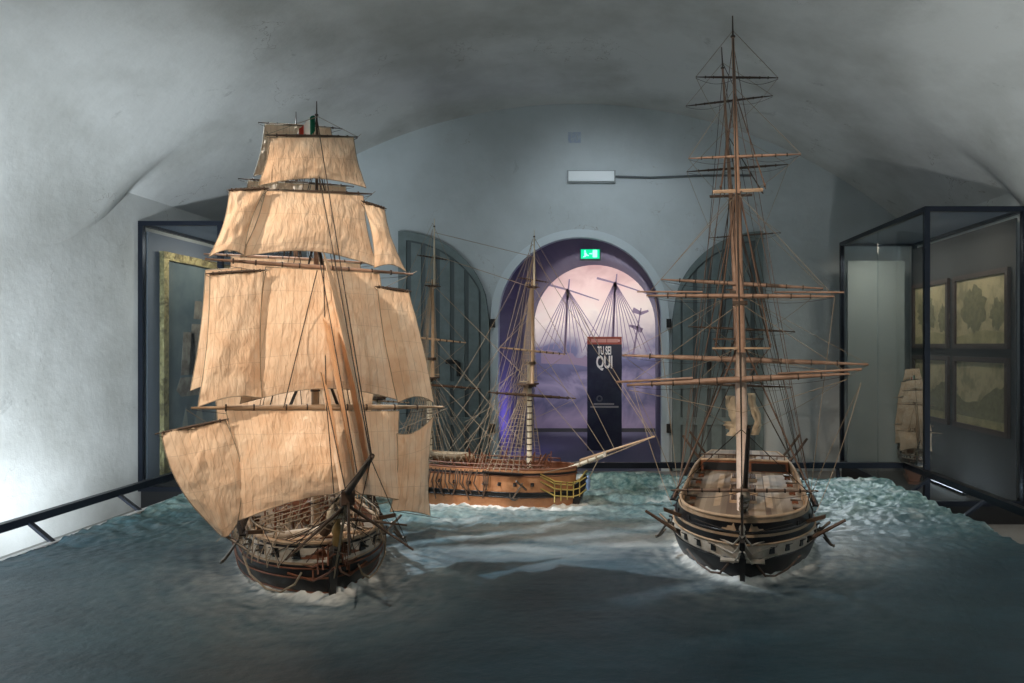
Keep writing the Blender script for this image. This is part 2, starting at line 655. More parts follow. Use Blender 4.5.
rr = random.Random(3)
for hub in ((-.62, 2.72), (.28, 2.85)):
    stroke([(hub[0] - .05, 1.5), (hub[0], hub[1] - .2), (hub[0] + .04, min(hub[1] + .18, 3.0))], .03, .012)
    stroke([(hub[0] - .34, hub[1] + .07), (hub[0], hub[1] - .02), (hub[0] + .6, hub[1] - .22)], .022, .010)
    for k in range(13):
        a = hub[0] - .6 + k * .11
        stroke([hub, ((hub[0] + a) / 2 + .01, (hub[1] + 1.6) / 2), (a, 1.45 + rr.random() * .2)], .008, .008)
sil = [(-1.12, 1.30)] + [(-1.12 + k * .06, 1.50 - k * .009 + .09 * rr.random()) for k in range(20)] + [(.1, 1.18), (-.5, 1.28)]
mb.prism(sil, 'y', MY - .002, MY + .002)
stroke([(.62, 1.4), (.7, 1.9), (.78, 2.35)], .02, .01)
stroke([(.62, 2.32), (.78, 2.25), (.92, 2.3)], .05, .02)
stroke([(.55, 2.02), (.66, 1.99), (.8, 1.92)], .02, .05)
o = mb.build('mural_ship_print', ink, mural)
for v in o.data.vertices:                       # printed flat on the wall
    v.co.y = MY + .002 * (1 if v.co.y > MY else -1)
struct(MB().box(-1.5, 1.3, TUN_Y - .05, TUN_Y - .0301, 0, .07).build('baseboard_back', M['case_dark']))
mb = MB()
arch_band(mb, arch_pts(-.10, 1.3, 2.02, -.05), [(-.1, 1)] * 35, TUN_Y + .01, TUN_Y + .01)
struct(mb.build('wall_tunnel_end', M['tunnel']))


def text(body, name, loc, size, material, parent, sx=1.0, offset=0.0, rot=(PI / 2, 0, 0)):
    cu = bpy.data.curves.new(name, 'FONT')
    cu.body = body; cu.size = size; cu.extrude = .002; cu.offset = offset
    cu.align_x = 'CENTER'
    t = bpy.data.objects.new(name, cu)
    COL.objects.link(t)
    bpy.context.view_layer.update()
    me = bpy.data.meshes.new_from_object(t.evaluated_get(bpy.context.evaluated_depsgraph_get()))
    bpy.data.objects.remove(t)
    o = bpy.data.objects.new(name, me)
    COL.objects.link(o)
    me.materials.clear(); me.materials.append(material)
    o.rotation_euler = rot
    o.scale = (sx, 1, 1)
    o.location = loc
    if parent:
        o.parent = parent
    return o


# information pylon in the passage ------------------------------------------------
pyl = thing('information_pylon', 'tall dark blue panel reading TU SEI QUI, standing in the arched passage', 'sign', (.07, 11.3, 0))
navy = mat('pylon_navy', (.018, .02, .045), .45, var=(3, (.035, .045, .07), .45, .7))
MB().box(-.27, .27, -.05, .05, 0, 1.66).build('panel', navy, pyl)
MB().box(-.27, .27, -.055, .05, 1.66, 1.78).build('header_band', mat('pylon_red', (.42, .08, .05), .5), pyl)
cream = mat('pylon_cream', (.88, .84, .78), .6)
text('TU SEI', 'lettering', (.0, -.056, 1.505), .175, cream, pyl, .44, .006)
text('QUI', 'lettering', (.0, -.056, 1.295), .265, cream, pyl, .55, .009)
mb = MB()
for k, wd in enumerate((.09, .14, .17)):
    mb.box(-.21 + (0, .1, .25)[k], -.21 + (0, .1, .25)[k] + wd, -.058, -.054, 1.69, 1.745)
o = mb.build('header_text_line', mat('pylon_pink', (.75, .35, .28), .6), pyl)
MB().lathe([(.02, 0), (.02, .004)], (.225, -.058, 1.718), 16, 0, 'y').build('header_dot', mat('pylon_light_pink', (.9, .5, .45), .6), pyl)
mb = MB()
mb.box(-.17, .15, -.054, -.0501, .715, .74); mb.box(-.22, .22, -.054, -.0501, .67, .697)
mb.build('small_text_line', mat('pylon_grey', (.3, .28, .28), .6), pyl)
mb = MB()
mb.tube([(-.08 + .04 * math.cos(t * PI / 8), -.051, .81 + .04 * math.sin(t * PI / 8)) for t in range(17)], .013, 5)
mb.build('round_emblem', mat('pylon_dim', (.10, .10, .12), .6), pyl)

# exit sign ------------------------------------------------------------------------
ex = thing('exit_sign', 'glowing green emergency exit sign with running figure under the crown of the doorway arch', 'sign', (-.14, 10.35, 2.98))
MB().box(-.15, .15, 0, .06, -.115, .055).build('housing', mat('sign_housing', (.08, .1, .1), .5), ex)
MB().box(-.135, .135, -.004, 0, -.09, .045).build('lit_face', mat('sign_green', (0, .3, .15), .5, emit=((.0, .62, .28), 1.1)), ex)
sw = mat('sign_white', (.5, .9, .75), .5, emit=((.35, 1, .7), 1.2))
mb = MB()
mb.box(.035, .10, -.007, -.004, -.07, .035)
mb.lathe([(.014, 0), (.014, .003)], (-.075, -.008, .018), 12, 0, 'y')
mb.prism([(-.09, .0), (-.06, .0), (-.045, -.03), (-.02, -.04), (-.024, -.055), (-.055, -.047), (-.07, -.065), (-.105, -.07), (-.10, -.055), (-.083, -.05), (-.085, -.03)], 'y', -.007, -.004)
mb.prism([(-.012, -.025), (.02, -.025), (.02, -.035), (.032, -.018), (.02, 0), (.02, -.011), (-.012, -.011)], 'y', -.007, -.004)
mb.build('pictogram', sw, ex)

# emergency lamp and conduit on the end wall --------------------------------------------
el = thing('wall_lamp', 'unlit white rectangular emergency lamp high on the end wall above the doorway', 'lamp', (-.12, YB, 3.98))
MB().box(-.335, .335, -.05, 0, -.085, .085).build('housing', mat('lamp_grey', (.30, .34, .35), .5), el)
MB().box(-.315, .315, -.075, -.05, -.068, .068).build('diffuser', mat('lamp_white', (.72, .78, .8), .4), el)
mb = MB()
mb.tube([(.215, YB - .02, 3.985), (.7, YB - .02, 3.97), (1.5, YB - .02, 4.0), (2.1, YB - .02, 4.0)], .016, 6)
o = mb.build('cable_conduit', mat('conduit_grey', (.13, .15, .16), .6))
tag(o, 'thin grey conduit running right from the rectangular lamp on the end wall', 'conduit')
# small faint badge painted above the lamp
em = thing('wall_badge', 'small faded blue square badge painted high on the end wall above the lamp', 'badge', (-.355, YB, 4.53))
MB().box(-.09, .09, -.006, 0, -.075, .075).build('plate', mat('badge_blue', (.36, .44, .58), .8, var=(22, (.45, .52, .58), .4, .6)), em)
for sx in (-1, 1):
    mb = MB()
    mb.tube([(sx * (.025 + .018 * math.cos(t)), -.008, .045 * math.sin(t)) for t in (-1.2, -.6, 0, .6, 1.2)], .006, 4)
    mb.build('badge_mark', mat('badge_pale', (.52, .58, .62), .8), em)

# open door leaves, folded flat against the end wall ---------------------------------------


def leaf(idx, xh, xt, label):
    """xh hinge side x, xt tall side x (world)"""
    s = 1 if xt > xh else -1
    wdt = abs(xt - xh)
    hz, tz = 2.0, 3.22
    o = thing('door_leaf', label, 'door', ((xh), YB - .035, 0), 0, None)

    def top(u, inset=0.0):     # u 0 hinge .. 1 tall
        return hz + (tz - hz) * math.sqrt(max(1 - (1 - u) ** 2, 0)) - inset
    mb = MB()
    # backing panel
    n = 24
    poly = [(0, -.08)] + [(s * wdt * i / n, top(i / n)) for i in range(n + 1)] + [(s * wdt, -.08)]
    mb.prism(poly, 'y', -.02, .02)
    fixn(mb.build('panel', M['door_dark'], o))
    mb = MB()
    # curved and straight frame members
    fw = .11
    k = len(poly)
    cx, cz = s * wdt * .62, 1.4
    inner = []
    for i in range(n + 1):
        u = i / n
        uu = fw / wdt + u * (1 - 2 * fw / wdt)
        inner.append((s * wdt * uu, top(uu) - fw * 1.1 - .0))
    outerp = [(s * wdt * i / n, top(i / n)) for i in range(n + 1)]
    for i in range(n):
        a, b2, c, d = outerp[i], outerp[i + 1], inner[i + 1], inner[i]
        mb.prism([a, b2, c, d], 'y', -.05, -.02)
    mb.prism([(0, -.08), (0, hz), (inner[0][0], inner[0][1]), (inner[0][0], -.08)], 'y', -.05, -.02)
    mb.prism([(s * wdt, -.08), (s * wdt, tz), inner[-1], (inner[-1][0], -.08)], 'y', -.05, -.02)
    for zz in (.55, 1.05):
        mb.prism([(inner[0][0], zz), (inner[-1][0], zz), (inner[-1][0], zz + .1), (inner[0][0], zz + .1)], 'y', -.05, -.02)
    fixn(mb.build('frame', M['door'], o))
    npl = 5
    for i in range(npl):
        u0 = fw / wdt + .025 + i * (1 - 2 * fw / wdt - .03) / npl
        u1 = u0 + (1 - 2 * fw / wdt) / npl * .68
        poly2 = [(s * wdt * u0, -.06), (s * wdt * u0, top(u0) - fw * 1.3), (s * wdt * u1, top(u1) - fw * 1.3), (s * wdt * u1, -.06)]
        mb = MB(); mb.prism(poly2, 'y', -.038, -.0201)
        fixn(mb.build('plank', M['door'], o))
    mb = MB()
    for zz in (.5, 1.95):
        MB().box(-.05 * s - .03, -.05 * s + .03, -.06, .03, zz - .06, zz + .06).build('hinge', M['black'], o)
    mb = MB()
    mb.tube([(s * wdt * .47, -.07, 1.42), (s * wdt * .36, -.07, 1.42), (s * wdt * .33, -.07, 1.40), (s * wdt * .33, -.07, 1.22)] if s < 0 else
            [(s * wdt * .4, -.06, 1.42), (s * wdt * .4, -.06, 1.3)], .032, 6)
    mb.build('latch_bar', M['black'], o)
    return o


leaf(0, -1.53, -2.78, 'grey-green quarter-arch door leaf folded open on the left of the doorway')
leaf(1, 1.0, 2.25, 'grey-green quarter-arch door leaf folded open behind the bare-masted ship')

# ------------------------------------------------------------------ display cases


def display_case(x0, x1, y0, y1, z1, openx, label):
    o = thing('display_case', label, 'display case', ((x0 + x1) / 2, (y0 + y1) / 2, ZF))
    cx, cy = (x0 + x1) / 2, (y0 + y1) / 2
    hx, hy, zt = (x1 - x0) / 2, (y1 - y0) / 2, z1 - ZF
    t = .025
    mb = MB()
    for sx in (-1, 1):
        for sy in (-1, 1):
            mb.box(sx * hx - t * (sx > 0) * 2 + 0, sx * hx + t * 2 * (sx < 0), sy * hy - 2 * t * (sy > 0), sy * hy + 2 * t * (sy < 0), .18, zt)
    for z in (.18, zt - 2 * t):
        for sy in (-1, 1):
            a, b = (sy * hy - 2 * t, sy * hy) if sy > 0 else (-hy, -hy + 2 * t)
            mb.box(-hx + 2 * t, hx - 2 * t, a, b, z, z + 2 * t)
        for sx in (-1, 1):
            a, b = (hx - 2 * t, hx) if sx > 0 else (-hx, -hx + 2 * t)
            mb.box(a, b, -hy + 2 * t, hy - 2 * t, z, z + 2 * t)
    mb.build('frame', M['steel'], o)
    MB().box(-hx + .02, hx - .02, -hy + .02, hy - .02, 0, .18).build('plinth', M['black'], o)
    MB().box(-hx + .03, hx - .03, -hy + .03, hy - .03, zt - .02, zt).build('case_top', M['case_grey'], o)
    MB().box(-hx + 2 * t, hx - 2 * t, -hy + .02, -hy + .03, .2, zt - .03).build('glass_pane', M['glass'], o)
    gx = -hx + .02 if openx < 0 else hx - .03
    MB().box(gx, gx + .01, -hy + 2 * t, 0, .2, zt - .03).build('glass_pane', M['glass'], o)
    MB().box(gx, gx + .01, 0.004, hy - 2 * t, .2, zt - .03).build('glass_pane', M['glass'], o)
    MB().box(-hx + .05, hx - .05, -hy + .06, hy - .06, .18, .2).build('case_floor', M['case_dark'], o)
    for z in (.5, 1.65, 2.7):
        mb = MB()
        mb.box(-openx * -hx * 1 - .012, -openx * -hx * 1 + .012, -hy - .012, -hy, z, z + .09)
        mb.build('hinge', M['steel'], o)
    return o, hx, hy, zt


case_r, hx, hy, zt = display_case(3.16, 4.16, 7.0, 9.5, 3.0, -1, 'tall glazed steel display case holding framed pictures, on the right')
MB().box(-hx + .08, .7 - hx + .12, hy - .09, hy - .07, .2, 2.85).build('back_panel', M['case_pale'], case_r)
MB().box(hx - .07, hx - .055, -hy + .08, hy - .09, .2, zt - .1).build('side_panel', M['case_dark'], case_r)
case_l, hx2, hy2, zt2 = display_case(-4.95 + .001, -4.05, 7.71, 9.7, 2.98, 1, 'glazed steel display case around a gilt-framed painting, behind the full-sailed ship')
MB().box(-hx2 + .07, hx2 - .07, hy2 - .09, hy2 - .07, .2, zt2 - .1).build('back_panel', M['case_dark'], case_l)
MB().box(-hx2 + .04, -hx2 + .05, -hy2 + .08, hy2 - .09, .2, zt2 - .1).build('side_panel', M['case_grey'], case_l)

# painting in the left case (hangs on the left side)
pt = thing('ship_painting', 'large gilt-framed painting of a sailing ship inside the left display case', 'painting', (XL + .075, 8.75, 1.45))
ph, pw = 1.24, .78
mb = MB()
for a, b, c, d in ((-pw, pw, ph - .09, ph), (-pw, pw, -ph, -ph + .09), (-pw, -pw + .09, -ph + .09, ph - .09), (pw - .09, pw, -ph + .09, ph - .09)):
    mb.box(0, .05, a, b, c, d)
mb.build('frame', M['gilt'], pt)
canv = mat('canvas_sea_grey', (.07, .10, .11), .6, var=(2.2, (.18, .21, .2), .35, .75))
MB().box(0, .02, -pw + .1, pw - .1, -ph + .1, ph - .1).build('canvas', canv, pt)
mb = MB()
for (y, z, w_, h_) in ((-.25, .1, .16, .5), (-.05, .15, .2, .6), (.17, .1, .15, .5), (-.05, .62, .1, .22)):
    mb.prism([(y - w_, z - h_ / 2), (y - w_ * .7, z + h_ / 2), (y + w_ * .7, z + h_ / 2), (y + w_, z - h_ / 2)], 'x', .02, .023)
mb.prism([(-.5, -.32), (-.42, -.18), (.42, -.18), (.5, -.3), (.35, -.4), (-.4, -.4)], 'x', .02, .024)
mb.build('painted_ship', mat('painted_ship_brown', (.15, .11, .08), .6, var=(8, (.30, .26, .2), .4, .6)), pt)
mb = MB()
for (y, z) in ((-.35, -.75), (-.05, -.62), (.3, -.8)):
    mb.prism([(y - .1, z - .2), (y + .04, z + .22), (y + .12, z - .2)], 'x', .02, .023)
mb.build('painted_boats', mat('painted_boat_cream', (.28, .27, .22), .6), pt)

# four framed pictures in the right case
pic_m = [mat('landscape_print_%s' % n, (.46, .38, .22), .6, var=(s, (.26, .23, .13), .45, .62)) for n, s in (('a', 4.0), ('b', 3.0), ('c', 5.0), ('d', 3.6))]
print_dark = mat('print_dark_green', (.17, .155, .09), .6, var=(18, (.24, .22, .12), .4, .65))
frame_d = mat('dark_walnut_frame', (.055, .035, .03), .4)
k = 0
for (zc, h2) in ((2.02, .41), (1.12, .40)):
    for (y0, y1) in ((7.16, 8.28), (8.40, 9.36)):
        lb = {0: 'framed tree landscape in the right case, upper row nearer the front glass',
              1: 'framed tree landscape in the right case, upper row behind the corner post',
              2: 'framed dark hillside picture in the right case, lower row nearer the front glass',
              3: 'framed picture in the right case, lower row behind the small ship model'}[k]
        p = thing('framed_picture', lb, 'picture', (4.085, (y0 + y1) / 2, zc), 0, 'framed pictures in the right case')
        hw_ = (y1 - y0) / 2
        mb = MB()
        f = .055
        for a, b, c, d in ((-hw_, hw_, h2 - f, h2), (-hw_, hw_, -h2, -h2 + f), (-hw_, -hw_ + f, -h2 + f, h2 - f), (hw_ - f, hw_, -h2 + f, h2 - f)):
            mb.box(-.035, 0, a, b, c, d)
        mb.build('frame', frame_d, p)
        MB().box(-.012, 0, -hw_ + f, hw_ - f, -h2 + f, h2 - f).build('print', pic_m[k], p)
        mb = MB()
        mb.prism([(-hw_ + f, -h2 + f), (-hw_ + f, -h2 + .16), (-.1, -h2 + .2), (hw_ - f, -h2 + .13), (hw_ - f, -h2 + f)], 'x', -.0135, -.0121)
        mb.build('printed_foreground', mat('print_ground', (.42, .36, .19), .6, var=(6, (.28, .25, .13), .4, .6)), p)
        mb = MB()
        rr = random.Random(k)
        if k < 2:
            for (cy, cz, rw, rh) in ((.12 if k == 0 else .1, .02, .24, .26), (-.34, -.06, .13, .18)):
                mb.prism([(cy + rw * math.cos(a * PI / 16) * (.75 + .5 * rr.random()), cz + rh * .85 * math.sin(a * PI / 16) * (.75 + .5 * rr.random())) for a in range(32)], 'x', -.0150, -.0137)
        else:
            mb.prism([(-hw_ + f, -h2 + .14)] + [(lerp(-hw_ + f, hw_ - f, q / 24), -.02 + .10 * math.sin(q * .21 + 1.2) + .03 * rr.random()) for q in range(25)] + [(hw_ - f, -h2 + .14)], 'x', -.0150, -.0137)
        mb.build('printed_trees' if k < 2 else 'printed_hill', print_dark, p)
        k += 1
# LED tube on the floor of the right case
for (y0, y1) in ((7.42, 8.18),):
    o = thing('led_tube_lamp', 'glowing white tube lamp lying along the floor of the right display case', 'lamp', (3.76, (y0 + y1) / 2, ZF + .2))
    MB().box(-.03, .03, -(y1 - y0) / 2, (y1 - y0) / 2, 0, .03).build('housing', M['steel'], o)
    MB().tube([(0, -(y1 - y0) / 2 + .02, .045), (0, (y1 - y0) / 2 - .02, .045)], .014, 8).build('tube', M['led'], o)

# ------------------------------------------------------------------ ships


class Hull:
    def __init__(s, L, B, H, bul=.07, sheer_b=.06, sheer_s=.10, stern_w=.74, flare=0.0, tb=.45):
        s.L, s.B, s.H, s.bul, s.sb, s.ss, s.sw, s.tb = L, B, H, bul, sheer_b, sheer_s, stern_w, tb
        s.z0 = -.05

    def top(s, t):
        return s.H + s.sb * max(0, t) ** 2 + s.ss * max(0, -t) ** 2

    def half(s, t, v):
        g = .80 + .2 * math.sin(PI * min(max(v, 0) / .9 * .62 + .18, 1.0)) if v < .55 else 1.0 - .14 * ((v - .45) / .55) ** 1.3
        if v < .55:
            g = min(g, 1.0)
        tb = s.tb - .25 * (1 - v)
        f = 1.0
        if t > tb:
            q = (t - tb) / (1 - tb)
            f = max(1 - q ** (2.4 - .3 * (1 - v)), 0) ** (.52 + .28 * (1 - v))
        ta = .15
        if -t > ta:
            q = (-t - ta) / (1 - ta)
            f = 1 - (1 - (s.sw * (.45 + .55 * min(1, v * 1.6)))) * q ** 1.8
        return max(s.B / 2 * g * f, .008)

    def x(s, t, v):
        x = t * s.L / 2
        if t > .6:
            x += .035 * (v - .2) * (t - .6) / .4
        if t < -.6:
            x -= .07 * v * (-t - .6) / .4
        return x

    def pt(s, t, v, side, off=0.0):
        return Vector((s.x(t, v), side * (s.half(t, v) + off), s.z0 + v * (s.top(t) - s.z0)))

    def deckz(s, t):
        return s.top(t) - s.bul


def tvals(n):
    return [math.sin(PI / 2 * (2 * i / n - 1)) for i in range(n + 1)]


def build_hull(h, root, bands, mats, deck_mat, cap_mat, inner_mat):
    """bands: list of (v_upper, material index)"""
    nt_, nv = 56, 26
    ts = tvals(nt_)

    def mi(v):
        for vu, m in bands:
            if v <= vu:
                return m
        return bands[-1][1]
    mb = MB()
    for side in (1, -1):
        mb.grid(lambda u, v: h.pt(ts[round(u * nt_)], v, side), nt_, nv, lambda i, j: mi((j + .5) / nv))
    # transom
    mb.grid(lambda u, v: (h.x(-1, v), lerp(-h.half(-1, v), h.half(-1, v), u), h.pt(-1, v, 1).z), 10, nv, lambda i, j: mi((j + .5) / nv))
    fixn(mb.build('hull', mats, root, True))
    # wales: thin raised mouldings
    th = .014
    # inner bulwark
    mb = MB()
    for side in (1, -1):
        mb.grid(lambda u, v: (h.x(ts[round(u * nt_)], 1) - (.012 if u > .97 else 0), side * max(h.half(ts[round(u * nt_)], 1 - .15 * (1 - v)) - th, .004), lerp(h.deckz(ts[round(u * nt_)]), h.top(ts[round(u * nt_)]), v)), nt_, 2)
    fixn(mb.build('bulwark_lining', inner_mat, root))
    mb = MB()
    for side in (1, -1):
        mb.tube([h.pt(t, 1, side, -.006) for t in ts], .0105, 6)
    mb.tube([(h.x(-1, 1), h.half(-1, 1) * k, h.top(-1)) for k in (-1, 0, 1)], .0105, 6)
    mb.build('cap_rail', cap_mat, root, True)
    mb = MB()
    mb.grid(lambda u, v: (h.x(ts[round(u * nt_)], .85), (2 * v - 1) * max(h.half(ts[round(u * nt_)], .85) - .006, .004), h.deckz(ts[round(u * nt_)]) + .008 * (1 - (2 * v - 1) ** 2)), nt_, 8)
    mb.build('deck', deck_mat, root, True)


def wale(h, root, v, m, r=.006, name='wale', t0=-1, t1=1):
    for side in (1, -1):
        mb = MB()
        mb.tube([h.pt(t, v, side, .003) for t in tvals(48) if t0 <= t <= t1], r, 5)
        mb.build(name, m, root, True)


def gunports(h, root, v, ts, lid_mat, size=.022, gun=False, lids=True):
    for side in (1, -1):
        for t in ts:
            p = h.pt(t, v, side, .001)
            tg = (h.pt(t + .01, v, side) - h.pt(t - .01, v, side)).normalized()
            nr = tg.cross(Vector((0, 0, 1))) * -side
            nr.normalize()
            up = Vector((0, 0, 1))
            o = MB().obox(p, tg * size * .5, nr * .004, up * size * .5).build('gunport', M['black'], root)
            if lids:
                mb = MB().obox(p + up * (size * .62) + nr * size * .3, tg * size * .5, nr * size * .38 + up * size * .12, (up - nr * .3) * .002)
                mb.build('port_lid', lid_mat, o)
            if gun:
                mb = MB().tube([p - nr * .01, p + nr * .02, p + nr * .035], [.006, .005, .0065], 7)
                mb.build('cannon', M['brass'], o, True)


def line(root, name, pts, r=.0022, m=None, sag=0.0):
    pts = [Vector(p) for p in pts]
    if sag and len(pts) == 2:
        a, b = pts
        pts = [a.lerp(b, i / 10) - Vector((0, 0, sag * 4 * (i / 10) * (1 - i / 10))) for i in range(11)]
    return MB().tube(pts, r, 4, cap=False).build(name, m or M['rope'], root)


def shroud_net(root, xm, ybase, ztop, ytop, xs_, zb, side, n, step, m, r=.0030, name='shrouds', spread=.012):
    mb = MB()
    lines = []
    for i in range(n):
        u = i / max(n - 1, 1)
        a = Vector((lerp(xs_[0], xs_[1], u), side * (ybase(u) if callable(ybase) else ybase), zb))
        b = Vector((xm - spread * u, side * ytop if not isinstance(ytop, tuple) else ytop[0] + side * ytop[1], ztop))
        lines.append((a, b))
        mb.tube([a, b], r, 4, cap=False)
        mb.lathe([(.006, -.006), (.009, 0), (.006, .006)], a + (b - a).normalized() * .02, 6)
    L = (lines[0][1] - lines[0][0]).length
    k = int(L / step)
    for j in range(1, k):
        f = j / k
        mb.tube([a.lerp(b, f) for a, b in lines], r * .5, 3, cap=False)
    return mb.build(name, m, root)


def sail(root, x, c, belly=.08, roach=.03, side=.01, seed=0, name='sail', foot_fwd=.02, nu=26, nv=26, yaw=0.0, top_roach=0.0, wr=.0045):
    tl, tr, br, bl = c
    mb = MB()
    n0 = Vector((seed * 7.3, seed * 3.1, 0))
    wd = abs(tr[0] - tl[0]); hg = abs(tl[1] - bl[1])
    cy = (tl[0] + tr[0]) / 2
    uvs = []

    def P(u, v):
        y = lerp(lerp(tl[0], tr[0], u), lerp(bl[0], br[0], u), v)
        z = lerp(lerp(tl[1], tr[1], u), lerp(bl[1], br[1], u), v)
        y += side * math.sin(PI * v) * (1 if u < .5 else -1) * abs(2 * u - 1) ** 2
        z += roach * math.sin(PI * u) * v ** 2.5
        z -= top_roach * math.sin(PI * u) * (1 - v) ** 4
        bx = belly * math.sin(PI * u) ** .8 * math.sin(PI * min(v * .82 + .02, 1)) + foot_fwd * v
        nz = noise.noise(Vector((u * wd * 11 + v * 1.5, v * hg * 4.0, 0)) + n0) * wr * 3.0
        nz += noise.noise(Vector((u * wd * 34 + v * hg * 10, v * hg * 18 - u * 4, 3)) + n0) * wr * 1.6
        nz += math.sin((u * wd / .038) * 2 * PI) * .0006
        # creases running from the clews
        d = math.hypot(u, 1 - v); d2 = math.hypot(1 - u, 1 - v)
        nz += .004 * math.sin(14 * math.atan2(1 - v, u + .001)) * math.exp(-3 * d) + .004 * math.sin(14 * math.atan2(1 - v, 1 - u + .001)) * math.exp(-3 * d2)
        return (x + bx + nz - yaw * (y - cy), y, z)
    mb.grid(P, nu, nv)
    o = mb.build(name, M['sail'], root, True)
    uvl = o.data.uv_layers.new(name='UVMap')
    for lp in o.data.loops:
        i, j = divmod(lp.vertex_index, nv + 1)
        uvl.data[lp.index].uv = (i / nu * wd, j / nv * hg + 0.06)
    # bolt rope round the edge
    b = MB()
    ring = [P(i / nu, 0) for i in range(nu + 1)] + [P(1, j / nv) for j in range(1, nv + 1)] + [P(1 - i / nu, 1) for i in range(1, nu + 1)] + [P(0, 1 - j / nv) for j in range(1, nv + 1)]
    b.tube(ring, .0028, 4, cap=False)
    for q, vv in enumerate(b.v):
        pass
    me = o.data
    # join rope into the sail mesh as second material
    nb = len(me.vertices)
    import bmesh
    bm = bmesh.new(); bm.from_mesh(me)
    vs = [bm.verts.new(tuple(p)) for p in b.v]
    for f in b.f:
        ff = bm.faces.new([vs[i] for i in f]); ff.material_index = 1; ff.smooth = True
    bm.to_mesh(me); bm.free()
    me.materials.append(M['rope'])
    return o


def yard(root, x, a, b, r=.014, m=None, boom=False, name='yard', lift=None, xtra=0):
    A = Vector((x, a[0], a[1])); B_ = Vector((x - xtra, b[0], b[1]))
    C_ = (A + B_) / 2
    pts = [A.lerp(B_, t) for t in (0, .06, .25, .5, .75, .94, 1)]
    mb = MB().tube(pts, [r * .35, r * .45, r * .85, r, r * .85, r * .45, r * .35], 8)
    for t in (.12, .22, .34, .42, .58, .66, .78, .88):
        p = A.lerp(B_, t)
        d = (B_ - A).normalized() * .004
        mb.tube([p - d, p + d], r * 1.12, 8, 1)
    o = mb.build(name, [m or M['spar'], M['spar_dark']], root, True)
    if boom:
        for s0, s1 in ((A, C_), (B_, C_)):
            d = (s1 - s0)
            off = Vector((.012, 0, .024))
            MB().tube([s0 - d * .10 + off, s0 + d * .62 + off], r * .42, 6).build('studding_sail_boom', M['spar'], o, True)
    if lift is not None:
        lp = Vector(lift)
        for e_ in (A, B_):
            line(o, 'yard_lift', [e_, lp], .0018)
    # foot rope
    fr = MB()
    for e_ in (A, B_):
        fr.tube([e_.lerp(C_, i / 8) - Vector((.01, 0, .035 * math.sin(PI * i / 8) + r * .5)) for i in range(9)], .0015, 3, cap=False)
    fr.build('foot_rope', M['rope_dark'], o)
    return o


def mast_segment(root, name, p0, p1, r0, r1, m, hoops=0):
    p0, p1 = Vector(p0), Vector(p1)
    o = MB().tube([p0, p0.lerp(p1, .5), p1], [r0, (r0 + r1) / 2, r1], 10).build(name, m, root, True)
    if hoops:
        mb = MB()
        for i in range(hoops):
            t = (i + .5) / hoops
            p = p0.lerp(p1, t); d = (p1 - p0).normalized() * .004
            mb.tube([p - d, p + d], lerp(r0, r1, t) * 1.12, 10)
        mb.build('mast_hoop', M['spar_dark'], root)
    return o


def top_platform(root, p, w_, m, name='mast_top', d=.07):
    x, y, z = p
    mb = MB()
    mb.prism([(x - d, y - w_), (x - d, y + w_), (x + d * .3, y + w_), (x + d * .9, y + w_ * .55), (x + d * .9, y - w_ * .55), (x + d * .3, y - w_)], 'z', z, z + .012)
    for k in (-1, 1):
        mb.box(x - d, x + d * .7, y + k * .022 - .006, y + k * .022 + .006, z - .02, z)
    return mb.build(name, m, root)


def crosstrees(root, p, w_, m):
    x, y, z = p
    mb = MB()
    for dx in (-.03, .0, .03):
        mb.box(x + dx - .004, x + dx + .004, y - w_, y + w_, z, z + .008)
    for k in (-1, 1):
        mb.box(x - .04, x + .04, y + k * .014 - .004, y + k * .014 + .004, z - .008, z)
    return mb.build('crosstrees', m, root)


def blocks(root, pts, r=.010):
    mb = MB()
    for p in pts:
        mb.lathe([(r * .4, -r), (r, -r * .4), (r, r * .4), (r * .4, r)], p, 6)
    mb.build('rigging_block', M['brown'], root)


